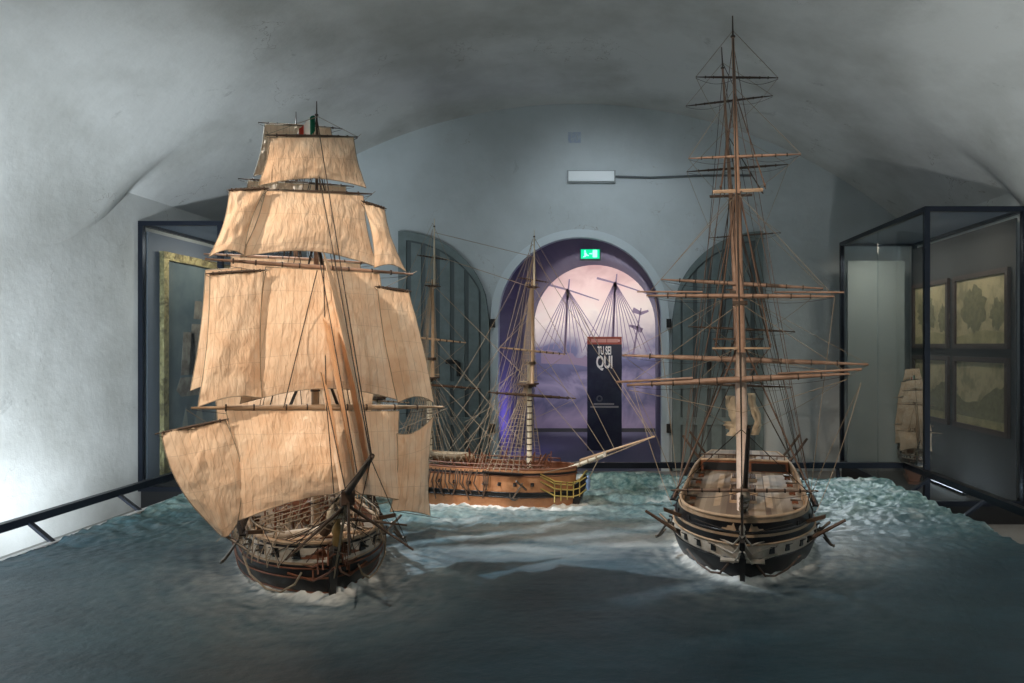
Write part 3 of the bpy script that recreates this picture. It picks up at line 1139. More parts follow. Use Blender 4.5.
def rig_mast(ship, h, xm, Z, Y, R, mats, zd, n_sh=7, hoops=0, top_w=.13, ct_w=.11, net=True, shroud_mat=None, rs=.0030):
    """Z: dict deck-> heights: top, cap, ct, tgtop, truck, pole ; Y same keys for athwart lean"""
    sm = shroud_mat or M['rope_dark']
    o = MB().tube([(xm, Y['deck'], zd - .03), (xm, (Y['deck'] + Y['cap']) / 2, (zd + Z['cap']) / 2), (xm, Y['cap'], Z['cap'])], [R, R * .95, R * .72], 12).build('mast', mats[0], ship, True)
    for i in range(hoops):
        t = (i + .5) / hoops
        z = lerp(zd, Z['top'], t)
        y = lerp(Y['deck'], Y['cap'], (z - zd) / (Z['cap'] - zd))
        MB().tube([(xm, y, z - .005), (xm, y, z + .005)], R * 1.08, 10).build('mast_hoop', M['spar_dark'], o)
    xt = xm + R * 1.25
    mast_segment(o, 'topmast', (xt, Y['top'], Z['top'] - .02), (xt, Y['ct'], Z['ct'] + .06), R * .70, R * .5, mats[1])
    xg = xt + R * .7
    mast_segment(o, 'topgallant_mast', (xg, Y['ct'], Z['ct'] - .02), (xg, Y['truck'], Z['truck']), R * .45, R * .22, mats[2])
    mast_segment(o, 'mast_pole', (xg, Y['truck'], Z['truck']), (xg, Y['pole'], Z['pole']), R * .16, R * .10, mats[3])
    MB().lathe([(R * .12, -.008), (R * .4, -.003), (R * .4, .004), (R * .1, .008)], (xg, Y['truck'], Z['truck']), 8).build('truck', M['spar_dark'], o)
    top_platform(o, (xm, Y['top'], Z['top']), top_w, mats[4])
    MB().box(xm - R, xm + R * 2, Y['cap'] - R * 1.2, Y['cap'] + R * 1.2, Z['cap'] - .012, Z['cap'] + .012).build('mast_cap', M['spar_dark'], o)
    crosstrees(o, (xt, Y['ct'], Z['ct']), ct_w, mats[4])
    if net:
        for side in (1, -1):
            t = xm / (h.L / 2)
            hb = h.half(t, .9) + .03
            zb = h.top(t) - .02
            # channel
            MB().box(xm - .30, xm + .04, side * hb - .018, side * hb + .018, zb - .012, zb - .002).build('channel', M['hull_black'], ship)
            shroud_net(o, xm, hb, Z['top'] + .02, (Y['top'], .02), (xm + .01, xm - .27), zb, side, n_sh, .034, sm, rs)
            shroud_net(o, xt, top_w * .95 if abs(Y['top']) < .001 else top_w * .95, Z['ct'], (Y['ct'], .012), (xt, xt - .07), Z['top'] + .01, side, 6, .04, sm, rs * .75, 'topmast_shrouds', .016)
            shroud_net(o, xg, ct_w * .9, Z['tg'], (Y['tg'], .006), (xg, xg - .04), Z['ct'] + .01, side, 3, .06, sm, rs * .55, 'topgallant_shrouds')
            # backstays
            for k, (zz, yy) in enumerate(((Z['ct'], Y['ct']), (Z['ct'] + .02, Y['ct']), (Z['tg'], Y['tg']), (Z['truck'] - .02, Y['truck']))):
                line(o, 'backstay', [(xt, yy, zz), (xm - .30 - k * .03, side * (hb), zb)], .0021, sm)
            # futtock shrouds
            for k in range(3):
                line(o, 'futtock_shroud', [(xm - .04 * k + .02, Y['top'] + side * top_w * .95, Z['top']), (xm - .01 * k, Y['top'] + side * .05, Z['top'] - .16)], .0018, sm)
    return o


def anchor(root, p, side, m, tilt=0.6):
    p = Vector(p)
    mb = MB()
    d = Vector((-.4, side * .5, -.8)).normalized()
    e_ = p + d * .15
    mb.tube([p, e_], .007, 6)
    a = Vector((.6, side * .3, -.1)).normalized()
    mb.tube([e_ - a * .06 - d * .035, e_ - a * .03 - d * .005, e_, e_ + a * .03 - d * .005, e_ + a * .06 - d * .035], [.004, .008, .009, .008, .004], 6)
    st = a.cross(d).normalized()
    mb.tube([p + d * .02 - st * .07, p + d * .02 + st * .07], .008, 6)
    mb.build('anchor', m, root)


def boat(root, c, L, B, H, m, m2, rz=0.0):
    """open ship's boat, as part with thwarts"""
    mb = MB()
    cx, cy, cz = c
    ca, sa = math.cos(rz), math.sin(rz)

    def T(x, y, z):
        return (cx + ca * x - sa * y, cy + sa * x + ca * y, cz + z)

    def P(u, v, s=1.0):
        t = 2 * u - 1
        a = PI * (v - .5)
        wv = B / 2 * max(1 - abs(t) ** 2.3, .02) ** .6 * s
        return T(t * L / 2, wv * math.sin(a), H * (1 - s * math.cos(a) * (1 - .25 * t * t)) + .12 * H * t * t)
    mb.grid(lambda u, v: P(u, v), 14, 10)
    mb.grid(lambda u, v: P(u, v, .88), 14, 10)
    for v in (0, 1):
        mb.tube([P(i / 14, v, .95) for i in range(15)], .004, 5)
    o = mb.build('ships_boat', m, root, True)
    mb = MB()
    for t in (-.5, -.2, .15, .5):
        wv = B / 2 * (1 - abs(t) ** 2.3) ** .6 * .9
        a, b_ = T(t * L / 2, -wv, H * .75), T(t * L / 2, wv, H * .75)
        mb.tube([a, b_], .006, 4)
    mb.build('thwart', m2, o)
    return o


def deck_gun(root, x, y, z, side):
    mb = MB()
    mb.box(x - .014, x + .014, y - .02, y + .02, z + .008, z + .022, 0)
    mb.tube([(x, y - side * .03, z + .03), (x, y, z + .03), (x, y + side * .05, z + .032)], [.010, .008, .006], 7, 1)
    for dx in (-.016, .016):
        for dy in (-.014, .014):
            mb.lathe([(.008, -.003), (.008, .003)], (x + dx, y + dy, z + .008), 8, 0, 'x')
    mb.build('deck_gun', [M['redwood'], M['brass']], root)


def bowsprit(root, p0, p1, p2, r, m1, m2, mc=None):
    p0, p1, p2 = Vector(p0), Vector(p1), Vector(p2)
    d = (p2 - p1).normalized()
    mb = MB().tube([p0, p1], [r, r * .75], 10)
    for t in (.25, .4, .55, .7, .85):
        q = p0.lerp(p1, t)
        mb.tube([q - d * .006, q + d * .006], r * 1.08, 10, 1)
    o = mb.build('bowsprit', [m1, M['rope']], root, True)
    off = Vector((0, 0, r * 1.2))
    MB().tube([p1 - d * (p1 - p0).length * .45 + off, p2], [r * .6, r * .35], 8).build('jibboom', m2, o, True)
    MB().obox(p1, d * .012, Vector((0, r * .95, 0)), Vector((0, 0, r * 1.15))).build('bowsprit_cap', mc or M['hull_white'], o)
    return o


def waterline_foam(root_unused, h):
    pass


# ================================================================== RIGHT SHIP (bare masts)
SEA = .33
RS = thing('ship_model', 'large bare-masted sailing ship model with black hull and white gunport band, bow-on at the right', 'ship model', (1.072, 5.375, SEA), math.radians(-101.53), None)
h = Hull(2.85, .93, .345, bul=.09, sheer_b=.03, sheer_s=-.035, stern_w=.78, tb=.52)
build_hull(h, RS, [(.12, 0), (.43, 0), (.62, 1), (.72, 0), (.76, 2), (.92, 0), (1.0, 2)], [M['hull_black'], M['hull_white'], M['tan']], M['deck'], M['tan'], M['tan'])
for v in (.43, .63, .80):
    wale(h, RS, v, M['hull_black'] if v != .63 else M['tan'], .007)
gp = [-.92 + i * .118 for i in range(15)] + [.80, .885, .945]
gunports(h, RS, .53, gp, M['hull_black'], .034, gun=False)
gunports(h, RS, .84, [-.5 + i * .14 for i in range(8)] + [.70, .84], M['tan'], .03, gun=False, lids=False)
# cutwater, head rails, figurehead
mb = MB()
bx = h.L / 2
mb.prism([(bx - .06, -.06), (bx + .01, -.06), (bx + .045, .05), (bx + .10, .17), (bx + .17, .27), (bx + .15, .31), (bx + .05, .25), (bx - .02, .2)], 'y', -.014, .014)
fixn(mb.build('cutwater', M['hull_black'], RS))
for s in (1, -1):
    mb = MB()
    for k, (z0, z1) in enumerate(((.20, .27), (.15, .22), (.25, .31))):
        mb.tube([Vector(h.pt(.93, .55, s)) * 0 + Vector((h.x(.93, .6), s * h.half(.93, .6), z0)), (bx + .02, s * .05, z0 - .03), (bx + .09, s * .02, (z0 + z1) / 2 - .01), (bx + .155, s * .01, z1)], .006, 5)
    mb.build('head_rail', M['hull_white'] if s else M['tan'], RS, True)
    line(RS, 'anchor_cable', [h.pt(.80, .35, s, .02), h.pt(.86, .22, s, .03), h.pt(.92, .16, s, .03), h.pt(.96, .2, s, .03), h.pt(.985, .36, s, .02)], .007, M['brown'])
mb = MB().lathe([(.004, -.035), (.016, -.02), (.012, .0), (.018, .012), (.014, .03), (.004, .038)], (bx + .165, 0, .33), 10)
mb.build('figurehead', M['hull_white'], RS, True)
mb = MB()
for s in (1, -1):
    mb.box(bx - .01, bx + .05, s * .07 - .05, s * .07 + .05, .13, .138)
mb.build('head_grating', M['hull_white'], RS)
bs = bowsprit(RS, (bx - .28, 0, h.deckz(.85) - .02), (bx + .30, .015, .56), (bx + .86, .032, .965), .026, M['spar_pale'], M['spar_dark'])
yard(bs, bx + .36, (-.36, .575), (.37, .60), .010, M['spar'], name='sprit_yard')
mb = MB().tube([(bx + .33, 0, .56), (bx + .36, 0, .36)], .007, 6)
mb.build('dolphin_striker', M['spar_dark'], bs)
for s in (1, -1):
    line(bs, 'bowsprit_guy', [(bx + .84, 0, .95), (bx + .36, s * .33, .585), (h.x(.75, 1), s * h.half(.75, 1), .34)], .002, M['rope_dark'])
    line(bs, 'bobstay', [(bx + .3, s * .005, .54), (bx + .03, 0, .08)], .003, M['rope_dark'])
    line(bs, 'martingale_stay', [(bx + .84, 0, .94), (bx + .36, 0, .36), (h.x(.88, .9), s * h.half(.88, .9), .31)], .002, M['rope_dark'])
    # catheads and anchors
    mb = MB().obox((h.x(.76, .95), s * (h.half(.76, .95) + .03), .29), Vector((.03, s * .08, .035)), Vector((.011, -s * .003, 0)), Vector((0, 0, .011)))
    mb.build('cathead', M['spar_dark'], RS)
    mb = MB().tube([(h.x(.72, .9), s * h.half(.72, .9), .16), (h.x(.74, .9) + .02, s * (h.half(.7, .9) + .20), .30)], [.013, .009], 6)
    mb.build('bumkin', M['brown'], RS)
    anchor(RS, (h.x(.72, .9), s * (h.half(.7, .6) + .05), .24), s, M['brass'])
    # davits at the quarters
    for t in (-.62, -.86):
        mb = MB().tube([(h.x(t, 1), s * h.half(t, 1), h.top(t) - .02), (h.x(t, 1), s * (h.half(t, 1) + .06), h.top(t) + .05), (h.x(t, 1) - .02, s * (h.half(t, 1) + .16), h.top(t) + .19)], .012, 6)
        mb.build('boat_davit', M['spar_dark'], RS)
# deck fittings
dz = h.H - .09
for i, (x0, x1, wd) in enumerate(((.42, .60, .09), (.05, .32, .10), (-.42, -.20, .10))):
    o = MB().box(x0, x1, -wd, wd, dz, dz + .03).build('hatch_coaming', M['tan'], RS)
    mb = MB()
    for k in range(9):
        yy = -wd + .02 + k * (2 * wd - .04) / 8
        mb.box(x0 + .01, x1 - .01, yy - .004, yy + .004, dz + .03, dz + .036)
    for k in range(6):
        xx = x0 + .02 + k * (x1 - x0 - .04) / 5
        mb.box(xx - .004, xx + .004, -wd + .01, wd - .01, dz + .03, dz + .035)
    mb.build('grating', M['brown'], o)
for s in (1, -1):
    MB().box(-.45, .95, s * .17 - .022, s * .17 + .022, dz + .001, dz + .014).build('deck_strake', M['tan'], RS)
    for x in (.75, .5, .2, -.1, -.4):
        deck_gun(RS, x, s * (h.half(x / (h.L / 2), 1) - .06), dz, s)
    # pin rail with belaying pins
    mb = MB()
    for x in (.80, .62, .3, 0, -.3):
        yy = s * (h.half(x / (h.L / 2), 1) - .022)
        mb.tube([(x, yy, dz + .05), (x, yy, dz + .085)], .003, 4)
        mb.tube([(x - .03, yy, dz + .05), (x - .03, yy, dz + .085)], .003, 4)
    mb.build('belaying_pins', M['tan'], RS)
# quarterdeck with dark cabin front
qt0, qt1 = -1.0, -.50
mb = MB()
mb.grid(lambda u, v: (h.x(lerp(qt0, qt1, u), 1), (2 * v - 1) * (h.half(lerp(qt0, qt1, u), 1) - .02), h.top(lerp(qt0, qt1, u)) + .002 + .008 * (1 - (2 * v - 1) ** 2)), 14, 8)
mb.build('quarterdeck', M['deck'], RS, True)
xq = h.x(qt1, 1)
hq = h.half(qt1, 1) - .02
zq = h.top(qt1)
mb = MB().box(xq - .01, xq, -hq, hq, dz - .02, zq + .004, 0)
mb.build('cabin_front', M['redwood'], RS)
for s in (1, -1):
    MB().box(xq - .001, xq + .004, s * .2 - .14, s * .2 + .14, dz + .004, zq - .012).build('cabin_opening', M['black'], RS)
mb = MB()
mb.tube([(xq, lerp(-hq, hq, k / 6), zq + .010 + .006 * math.sin(PI * k / 6)) for k in range(7)], .010, 6)
mb.build('break_rail', M['tan'], RS)
mb = MB()
for k in range(12):
    yy = lerp(-hq, hq, (k + .5) / 12)
    mb.tube([(xq - .02, yy, zq + .0), (xq - .02, yy, zq + .05)], .004, 5)
mb.tube([(xq - .02, -hq, zq + .052), (xq - .02, hq, zq + .052)], .006, 5)
mb.build('balustrade', M['brown'], RS)
mb = MB()
mb.lathe([(.055, -.004), (.055, .004)], (-1.05, 0, zq + .07), 16, 0, 'x')
mb.build('steering_wheel', M['brown'], RS)
# masts
Zf = dict(top=1.294, cap=1.584, ct=2.285, tg=2.89, truck=3.25, pole=3.38)
Yf = dict(deck=0, top=-.012, cap=-.018, ct=-.032, tg=-.05, truck=-.062, pole=-.064)
fm = rig_mast(RS, h, .825, Zf, Yf, .038, [M['spar_pale'], M['spar'], M['spar'], M['spar_dark'], M['tan']], dz, 7, top_w=.18, ct_w=.155, shroud_mat=M['rope_brown'], rs=.0048)
fm['label'] = 'pale fore mast with reddish topmast'
Zm = dict(top=1.36, cap=1.72, ct=2.45, tg=2.91, truck=3.42, pole=3.58)
Ym = dict(deck=0, top=-.042, cap=-.06, ct=-.095, tg=-.125, truck=-.156, pole=-.164)
mm_ = rig_mast(RS, h, -.125, Zm, Ym, .036, [M['spar'], M['spar'], M['spar'], M['spar_dark'], M['brown']], dz, 8, top_w=.19, ct_w=.16, rs=.0044)
Zz = dict(top=1.10, cap=1.34, ct=1.80, tg=2.2, truck=2.60, pole=2.72)
Yz = dict(deck=0, top=-.035, cap=-.045, ct=-.06, tg=-.075, truck=-.095, pole=-.1)
mz = rig_mast(RS, h, -.95, Zz, Yz, .022, [M['spar'], M['spar'], M['spar_dark'], M['spar_dark'], M['brown']], zq, 5, top_w=.13, ct_w=.10, rs=.0036)
xf, xmn, xmz = .825 + .07, -.125 + .07, -.95 + .06
yard(fm, xf, (-.293, 3.016), (.214, 2.973), .008, M['spar_dark'], lift=(xf, -.062, 3.29))
yard(fm, xf, (-.339, 2.503), (.35, 2.494), .010, M['spar'], lift=(xf, -.05, 2.93))
yard(fm, xf, (-.608, 1.637), (.544, 1.616), .015, M['spar'], boom=True, lift=(xf, -.032, 2.27))
yard(fm, xf, (-.735, 1.061), (.634, 1.145), .020, M['spar'], boom=True, lift=(xf, -.018, 1.58))
yard(mm_, xmn, (-.435, 3.15), (.214, 3.185), .009, M['spar_dark'], lift=(xmn, -.156, 3.46))
yard(mm_, xmn, (-.428, 2.647), (.326, 2.665), .010, M['spar_dark'], lift=(xmn, -.125, 2.95))
yard(mm_, xmn, (-.624, 1.826), (.576, 1.737), .016, M['spar'], lift=(xmn, -.095, 2.44))
yard(mm_, xmn, (-.929, 1.24), (.892, 1.178), .021, M['spar'], lift=(xmn, -.06, 1.72))
yard(mz, xmz, (-.298, 2.259), (.31, 2.285), .008, M['spar_dark'], lift=(xmz, -.095, 2.58))
yard(mz, xmz, (-.484, 1.482), (.429, 1.434), .012, M['spar_dark'], lift=(xmz, -.06, 1.8))
yard(mz, xmz, (-.42, .98), (.40, .96), .013, M['spar_dark'], lift=(xmz, -.045, 1.34))
# furled spanker on gaff and boom, cream cloth
mb = MB()
mb.tube([(-.98, -.01, .72), (-1.42, -.015, 1.02)], [.014, .009], 8)
mb.build('gaff', M['spar'], mz)
mb = MB()
mb.tube([(-.98, 0, .55), (-1.60, 0, .66)], [.016, .010], 8)
mb.build('spanker_boom', M['tan'], mz)
for (dx, dy, z0, z1, r_) in ((-1.15, -.10, .50, .86, .045), (-1.25, .09, .50, .88, .035), (-1.2, -.08, .50, .62, .085)):
    mb = MB()
    mb.grid(lambda u, v: (dx + r_ * math.cos(2 * PI * u) * (1 + .4 * noise.noise(Vector((u * 5, v * 6, dx)))) + .03 * v, dy + r_ * math.sin(2 * PI * u) * (1 + .5 * noise.noise(Vector((u * 4, v * 5, 9)))) + .03 * math.sin(5 * v), lerp(z0, z1, v)), 18, 12)
    mb.build('furled_sail', M['cloth'], mz, True)
# standing and running rigging
for (a, b) in (((.83, -.012, 1.33), (bx + .28, 0, .56)), ((.87, -.03, 2.28), (bx + .55, 0, .75)), ((.88, -.05, 2.93), (bx + .84, 0, .96)), ((.88, -.062, 3.28), (bx + .85, 0, .965)),
               ((.86, -.03, 1.9), (bx + .45, 0, .68)),
               ((-.1, -.04, 1.38), (.70, 0, dz + .05)), ((-.07, -.095, 2.45), (.83, -.012, 1.33)), ((-.06, -.12, 2.95), (.85, -.03, 2.3)), ((-.06, -.156, 3.46), (.88, -.05, 2.93)),
               ((-.93, -.04, 1.12), (-.16, 0, dz + .1)), ((-.9, -.06, 1.8), (-.12, -.04, 1.4)), ((-.89, -.095, 2.58), (-.06, -.095, 2.45))):
    line(RS, 'stay', [a, b], .0026, M['rope_dark'])
for (xa, e1, e2, xb, yb_, zb_) in ((xf, (-.293, 3.016), (.214, 2.973), xmn, -.12, 2.95), (xf, (-.339, 2.503), (.35, 2.494), xmn, -.09, 2.4), (xf, (-.608, 1.637), (.544, 1.616), xmn, -.05, 1.7),
                                   (xf, (-.735, 1.061), (.634, 1.145), xmn, -.04, 1.3), (xmn, (-.929, 1.24), (.892, 1.178), -1.35, 0, .5), (xmn, (-.624, 1.826), (.576, 1.737), xmz, -.05, 1.3),
                                   (xmn, (-.428, 2.647), (.326, 2.665), xmz, -.06, 1.8)):
    for e_ in (e1, e2):
        line(RS, 'brace', [(xa, e_[0], e_[1]), (xb, yb_, zb_)], .0018, M['rope'], .03)
for s in (1, -1):
    for (y, z) in ((.70, 1.08), (.55, 1.62)):
        line(RS, 'sheet', [(xf, s * y, z), (xf - .2, s * .42, .34)], .0018, M['rope'], -.02)
    line(RS, 'tack', [(xf, s * .70, 1.09), (xf + .25, s * .42, .36)], .0018, M['rope'], .05)
line(RS, 'clew_line', [(xf, -.72, 1.03), (xf + .02, 0, .90), (xf, .62, 1.11)], .0018, M['rope'])

# ================================================================== LEFT SHIP (full sail)
LS = thing('ship_model', 'large ship model under full cream sails with studding sails, on the left', 'ship model', (-2.0125, 4.8209, SEA), math.radians(-60), None)
h = Hull(2.45, .80, .28, bul=.085, sheer_b=.02, sheer_s=.14, stern_w=.74, tb=.52)
build_hull(h, LS, [(.12, 2), (.66, 0), (.70, 2), (.93, 1), (.97, 0), (1.0, 2)], [M['hull_black'], M['hull_white'], M['tan']], M['deck'], M['tan'], M['redwood'])
for v in (.22, .45, .60):
    wale(h, LS, v, M['redwood'], .005)
gunports(h, LS, .82, [-.92 + i * .13 for i in range(14)] + [.86, .94], M['hull_black'], .045, gun=True)
bx = h.L / 2
mb = MB()
mb.prism([(bx - .06, -.06), (bx + .0, -.06), (bx + .03, .05), (bx + .09, .18), (bx + .17, .30), (bx + .14, .36), (bx + .05, .29), (bx - .02, .22)], 'y', -.017, .017)
fixn(mb.build('cutwater', M['hull_black'], LS))
for s in (1, -1):
    mb = MB()
    for k, (z0, z1) in enumerate(((.20, .27), (.13, .20), (.27, .33))):
        mb.tube([(h.x(.90, .6), s * h.half(.90, .6), z0), (bx - .01, s * .09, z0 - .03), (bx + .08, s * .03, (z0 + z1) / 2 - .01), (bx + .15, s * .012, z1)], .0065, 5)
    for k in range(4):
        mb.tube([(bx - .02 + k * .04, s * (.09 - k * .018), .11 + k * .03), (bx - .02 + k * .04, s * (.09 - k * .018), .25 + k * .02)], .005, 5)
    mb.build('head_rail', M['redwood'], LS, True)
    line(LS, 'anchor_cable', [h.pt(.62, .62, s, .02), h.pt(.70, .38, s, .03), h.pt(.78, .2, s, .035), h.pt(.86, .2, s, .035), h.pt(.93, .36, s, .03), h.pt(.955, .55, s, .02)], .006, M['rope'])
    mb = MB().obox((h.x(.78, .95), s * (h.half(.78, .95) + .04), .33), Vector((.03, s * .045, .010)), Vector((.009, -s * .005, 0)), Vector((0, 0, .010)))
    mb.build('cathead', M['spar_dark'], LS)
    anchor(LS, (h.x(.66, .9), s * (h.half(.64, .6) + .05), .26), s, M['brass'])
mb = MB().lathe([(.006, -.07), (.026, -.04), (.02, .0), (.028, .02), (.02, .05), (.016, .06), (.019, .075), (.006, .09)], (bx + .15, 0, .36), 10)
mb.build('figurehead', M['gold'], LS, True)
mb = MB()
for k in range(11):
    mb.box(bx - .10 + k * .018, bx - .092 + k * .018, -.13 + k * .009, .13 - k * .009, .185 + k * .004, .195 + k * .004)
for q in (-1, 1):
    mb.obox((bx - .01, q * .085, .20), (.10, -q * .048, .02), (.002, .004, 0), (0, 0, .006))
mb.build('head_grating', M['hull_white'], LS)
bs = bowsprit(LS, (bx - .22, 0, .30), (bx + .42, 0, .60), (bx + .93, 0, .865), .032, M['spar_dark'], M['spar_dark'], M['brown'])
for a_, b_ in (((bx + .36, .0, .56), (bx + .42, .31, .31)), ((bx + .36, 0, .55), (bx + .40, -.27, .34)), ((bx + .1, 0, .44), (bx + .12, .36, .36))):
    MB().tube([a_, b_], [.009, .005], 6).build('whisker_boom', M['spar_dark'], bs, True)
mb = MB().tube([(bx + .43, 0, .58), (bx + .46, 0, .34)], .007, 6)
mb.build('dolphin_striker', M['spar_dark'], bs)
mb = MB()
mb.grid(lambda u, v: (bx + .05 + .2 * u, .035 * math.sin(2 * PI * v) * (1 + .5 * noise.noise(Vector((u * 3, v * 4, 2)))), .44 + .09 * u + .045 * math.cos(2 * PI * v)), 10, 12)
mb.build('furled_jib', M['cloth'], bs, True)
for s in (1, -1):
    line(bs, 'bowsprit_guy', [(bx + .9, 0, .85), (bx + .41, s * .29, .325), (h.x(.75, 1), s * h.half(.75, 1), .36)], .002, M['rope_dark'])
    line(bs, 'bobstay', [(bx + .40, s * .005, .58), (bx + .03, 0, .08)], .0035, M['rope'])
    line(bs, 'martingale_stay', [(bx + .9, 0, .84), (bx + .46, 0, .34), (h.x(.88, .9), s * h.half(.88, .9), .31)], .002, M['rope_dark'])
    for q in range(7):
        a_ = Vector((bx + .34 - q * .05, 0, .55 - .02 * q)); t_ = .97 - .05 * q
        line(bs, 'head_line', [a_, (h.x(t_, .8), s * (h.half(t_, .8) + .01), .20 + .02 * (q % 3))], .0026, M['rope'] if q % 2 else M['rope_dark'], .02)
    for q in range(4):
        line(bs, 'head_stay', [(bx + .30 + q * .07, 0, .54 + q * .04), (h.x(.84 - .06 * q, 1), s * h.half(.84 - .06 * q, 1), .36)], .0026, M['rope'])
dz = h.H - .085
boat(LS, (.18, 0, dz + .07), .62, .2, .09, M['redwood'], M['tan'])
boat(LS, (-.25, .15, dz + .03), .5, .15, .08, M['tan'], M['redwood'], .05)
mb = MB()
for k in range(5):
    x = -.1 + k * .14
    mb.tube([(x, -.15, dz), (x, -.15, dz + .10), (x, .15, dz + .10), (x, .15, dz)], .007, 5)
mb.build('boat_skids', M['redwood'], LS)
# belfry / forecastle rail
for i, (x, w_, hh) in enumerate(((.50, .20, .13), (.34, .24, .20), (.93, .24, .06))):
    mb = MB()
    mb.tube([(x, -w_, dz + hh), (x, w_, dz + hh)], .010, 6)
    for k in range(9):
        y = lerp(-w_, w_, k / 8)
        mb.tube([(x, y, dz), (x, y, dz + hh)], .005, 5)
    mb.build('pin_rail', M['redwood'] if i < 2 else M['tan'], LS)
MB().tube([(.86, -.30, dz + .075), (.86, .18, dz + .085)], .019, 8).build('stowed_spar', M['hull_white'], LS, True)
mb = MB()
mb.lathe([(.06, 0), (.05, .02), (.035, .05), (.06, .09), (.06, .10)], (.02, 0, dz), 12)
mb.build('capstan', M['redwood'], LS)
mb = MB()
for a in range(12):
    t = a * PI / 6
    mb.tube([(.62, 0, dz + .13), (.62, .075 * math.cos(t), dz + .13 + .075 * math.sin(t))], .005, 4)
mb.tube([(.62, .07 * math.cos(t * PI / 9), dz + .13 + .07 * math.sin(t * PI / 9)) for t in range(19)], .008, 5)
mb.build('steering_wheel', M['redwood'], LS)
for i, (x0, x1, wd) in enumerate(((.72, .82, .09), (-.62, -.42, .10))):
    o = MB().box(x0, x1, -wd, wd, dz, dz + .035).build('hatch_coaming', M['redwood'], LS)
    mb = MB()
    for k in range(7):
        yy = -wd + .02 + k * (2 * wd - .04) / 6
        mb.box(x0 + .01, x1 - .01, yy - .004, yy + .004, dz + .035, dz + .042)
    mb.build('grating', M['tan'], o)
for s in (1, -1):
    for x in (.78, .58, .36, .12, -.12, -.38):
        deck_gun(LS, x, s * (h.half(x / (h.L / 2), 1) - .07), dz, s)
    # hammock netting stanchions along the rail
    for q in range(14):
        t = .86 - q * .09
        p = h.pt(t, 1, s)
        MB().tube([p, p + Vector((0, -s * .005, .05))], .0035, 4).build('rail_stanchion', M['tan'], LS)
    mb = MB()
    mb.tube([h.pt(.9 - i * .06, 1, s) + Vector((0, -s * .005, .05)) for i in range(24)], .004, 4)
    mb.build('netting_rope', M['rope'], LS)
    # coils and loose rope falling along the side
    rr = random.Random(5 + s)
    for q in range(14):
        t = .93 - q * .055
        p = h.pt(t, 1, s, .01)
        d = h.pt(t - .05, .55 + .2 * rr.random(), s, .02)
        line(LS, 'loose_rope', [p, (p + d) / 2 + Vector((0, s * .015, -.03)), d, h.pt(t - .08, 1, s, .01)], .0030, M['rope'])
mb = MB()
rr = random.Random(11)
for q in range(26):
    x, y = rr.uniform(.25, 1.0), rr.uniform(-.28, .28)
    mb.tube([(x + .03 * math.cos(t), y + .03 * math.sin(t), dz + .012 + .002 * t) for t in [k * .6 for k in range(22)]], .004, 4)
mb.build('rope_coil', M['rope'], LS)
for q in range(46):
    x, y = rr.uniform(.30, 1.12), rr.uniform(-.32, .32)
    line(LS, 'deck_rope', [(x, y, dz + .02), (x + rr.uniform(-.2, .2), y * .6 + rr.uniform(-.15, .15), dz + rr.uniform(.12, .30))], .0032, M['rope'])
mb = MB()
mb.grid(lambda u, v: (h.x(-1 + .5 * u, 1), (2 * v - 1) * (h.half(-1 + .5 * u, 1) - .02), h.top(-1 + .5 * u) + .02), 12, 6)
mb.build('quarterdeck', M['deck'], LS, True)

Zf = dict(top=1.25, cap=1.46, ct=1.94, tg=2.40, truck=2.66, pole=2.74)
Y0 = dict(deck=0, top=0, cap=0, ct=0, tg=0, truck=0, pole=0)
mL = [M['tan'], M['spar'], M['spar_dark'], M['spar_dark'], M['brown']]
fm = rig_mast(LS, h, .675, Zf, Y0, .025, mL, dz, 7, top_w=.15, ct_w=.12, hoops=8)
Zm = dict(top=1.32, cap=1.56, ct=2.08, tg=2.55, truck=2.83, pole=2.93)
mm_ = rig_mast(LS, h, -.225, Zm, Y0, .027, mL, dz, 7, top_w=.16, ct_w=.12, hoops=8)
Zz = dict(top=1.02, cap=1.2, ct=1.6, tg=1.95, truck=2.2, pole=2.26)
mz = rig_mast(LS, h, -.88, Zz, Y0, .02, mL, h.H + .02, 5, top_w=.11, ct_w=.09)
xs = .675 + .10
sail(fm, xs, [(-.254, 2.478), (.196, 2.545), (.265, 2.251), (-.315, 2.199)], .05, .045, .012, 1)
sail(fm, xs, [(-.275, 2.180), (.254, 2.208), (.325, 1.785), (-.404, 1.800)], .07, .06, .015, 2)
sail(fm, xs, [(-.275, 1.755), (.347, 1.750), (.462, .985), (-.404, 1.0)], .11, .08, .012, 3)
sail(fm, xs, [(-.472, .965), (.466, .918), (.470, .385), (-.414, .37)], .13, .10, .02, 4, foot_fwd=.06, wr=.007)
for i, (c, y_, bl_, sd, rc) in enumerate((([(-.455, 2.154), (-.278, 2.184), (-.387, 1.808), (-.554, 1.788)], .04, .02, 11, .03), ([(.246, 2.165), (.367, 2.135), (.492, 1.762), (.303, 1.776)], .04, .02, 12, .03),
                          ([(-.549, 1.697), (-.288, 1.732), (-.298, 1.03), (-.605, .993)], .06, .015, 13, .03), ([(.326, 1.664), (.51, 1.647), (.664, .964), (.444, .974)], .05, -.012, 14, .04),
                          ([(-.772, .866), (-.478, .918), (-.421, .358), (-.516, .320)], .06, -.05, 15, -.04), ([(.444, .785), (.668, .877), (.639, .272), (.396, .325)], .07, .02, 16, .02))):
    sail(fm, xs + .035, c, .045, rc, bl_, sd, 'studding_sail', nu=18, nv=26, wr=.009 if i == 4 else .006, top_roach=.04 if i == 5 else 0)
xy = xs - .012
yard(fm, xy, (-.277, 2.493), (.225, 2.554), .009, M['spar_dark'], lift=(xy, 0, 2.64))
yard(fm, xy, (-.353, 2.178), (.306, 2.225), .011, M['spar_dark'])
yard(fm, xy, (-.571, 1.783), (.553, 1.757), .014, M['spar'])
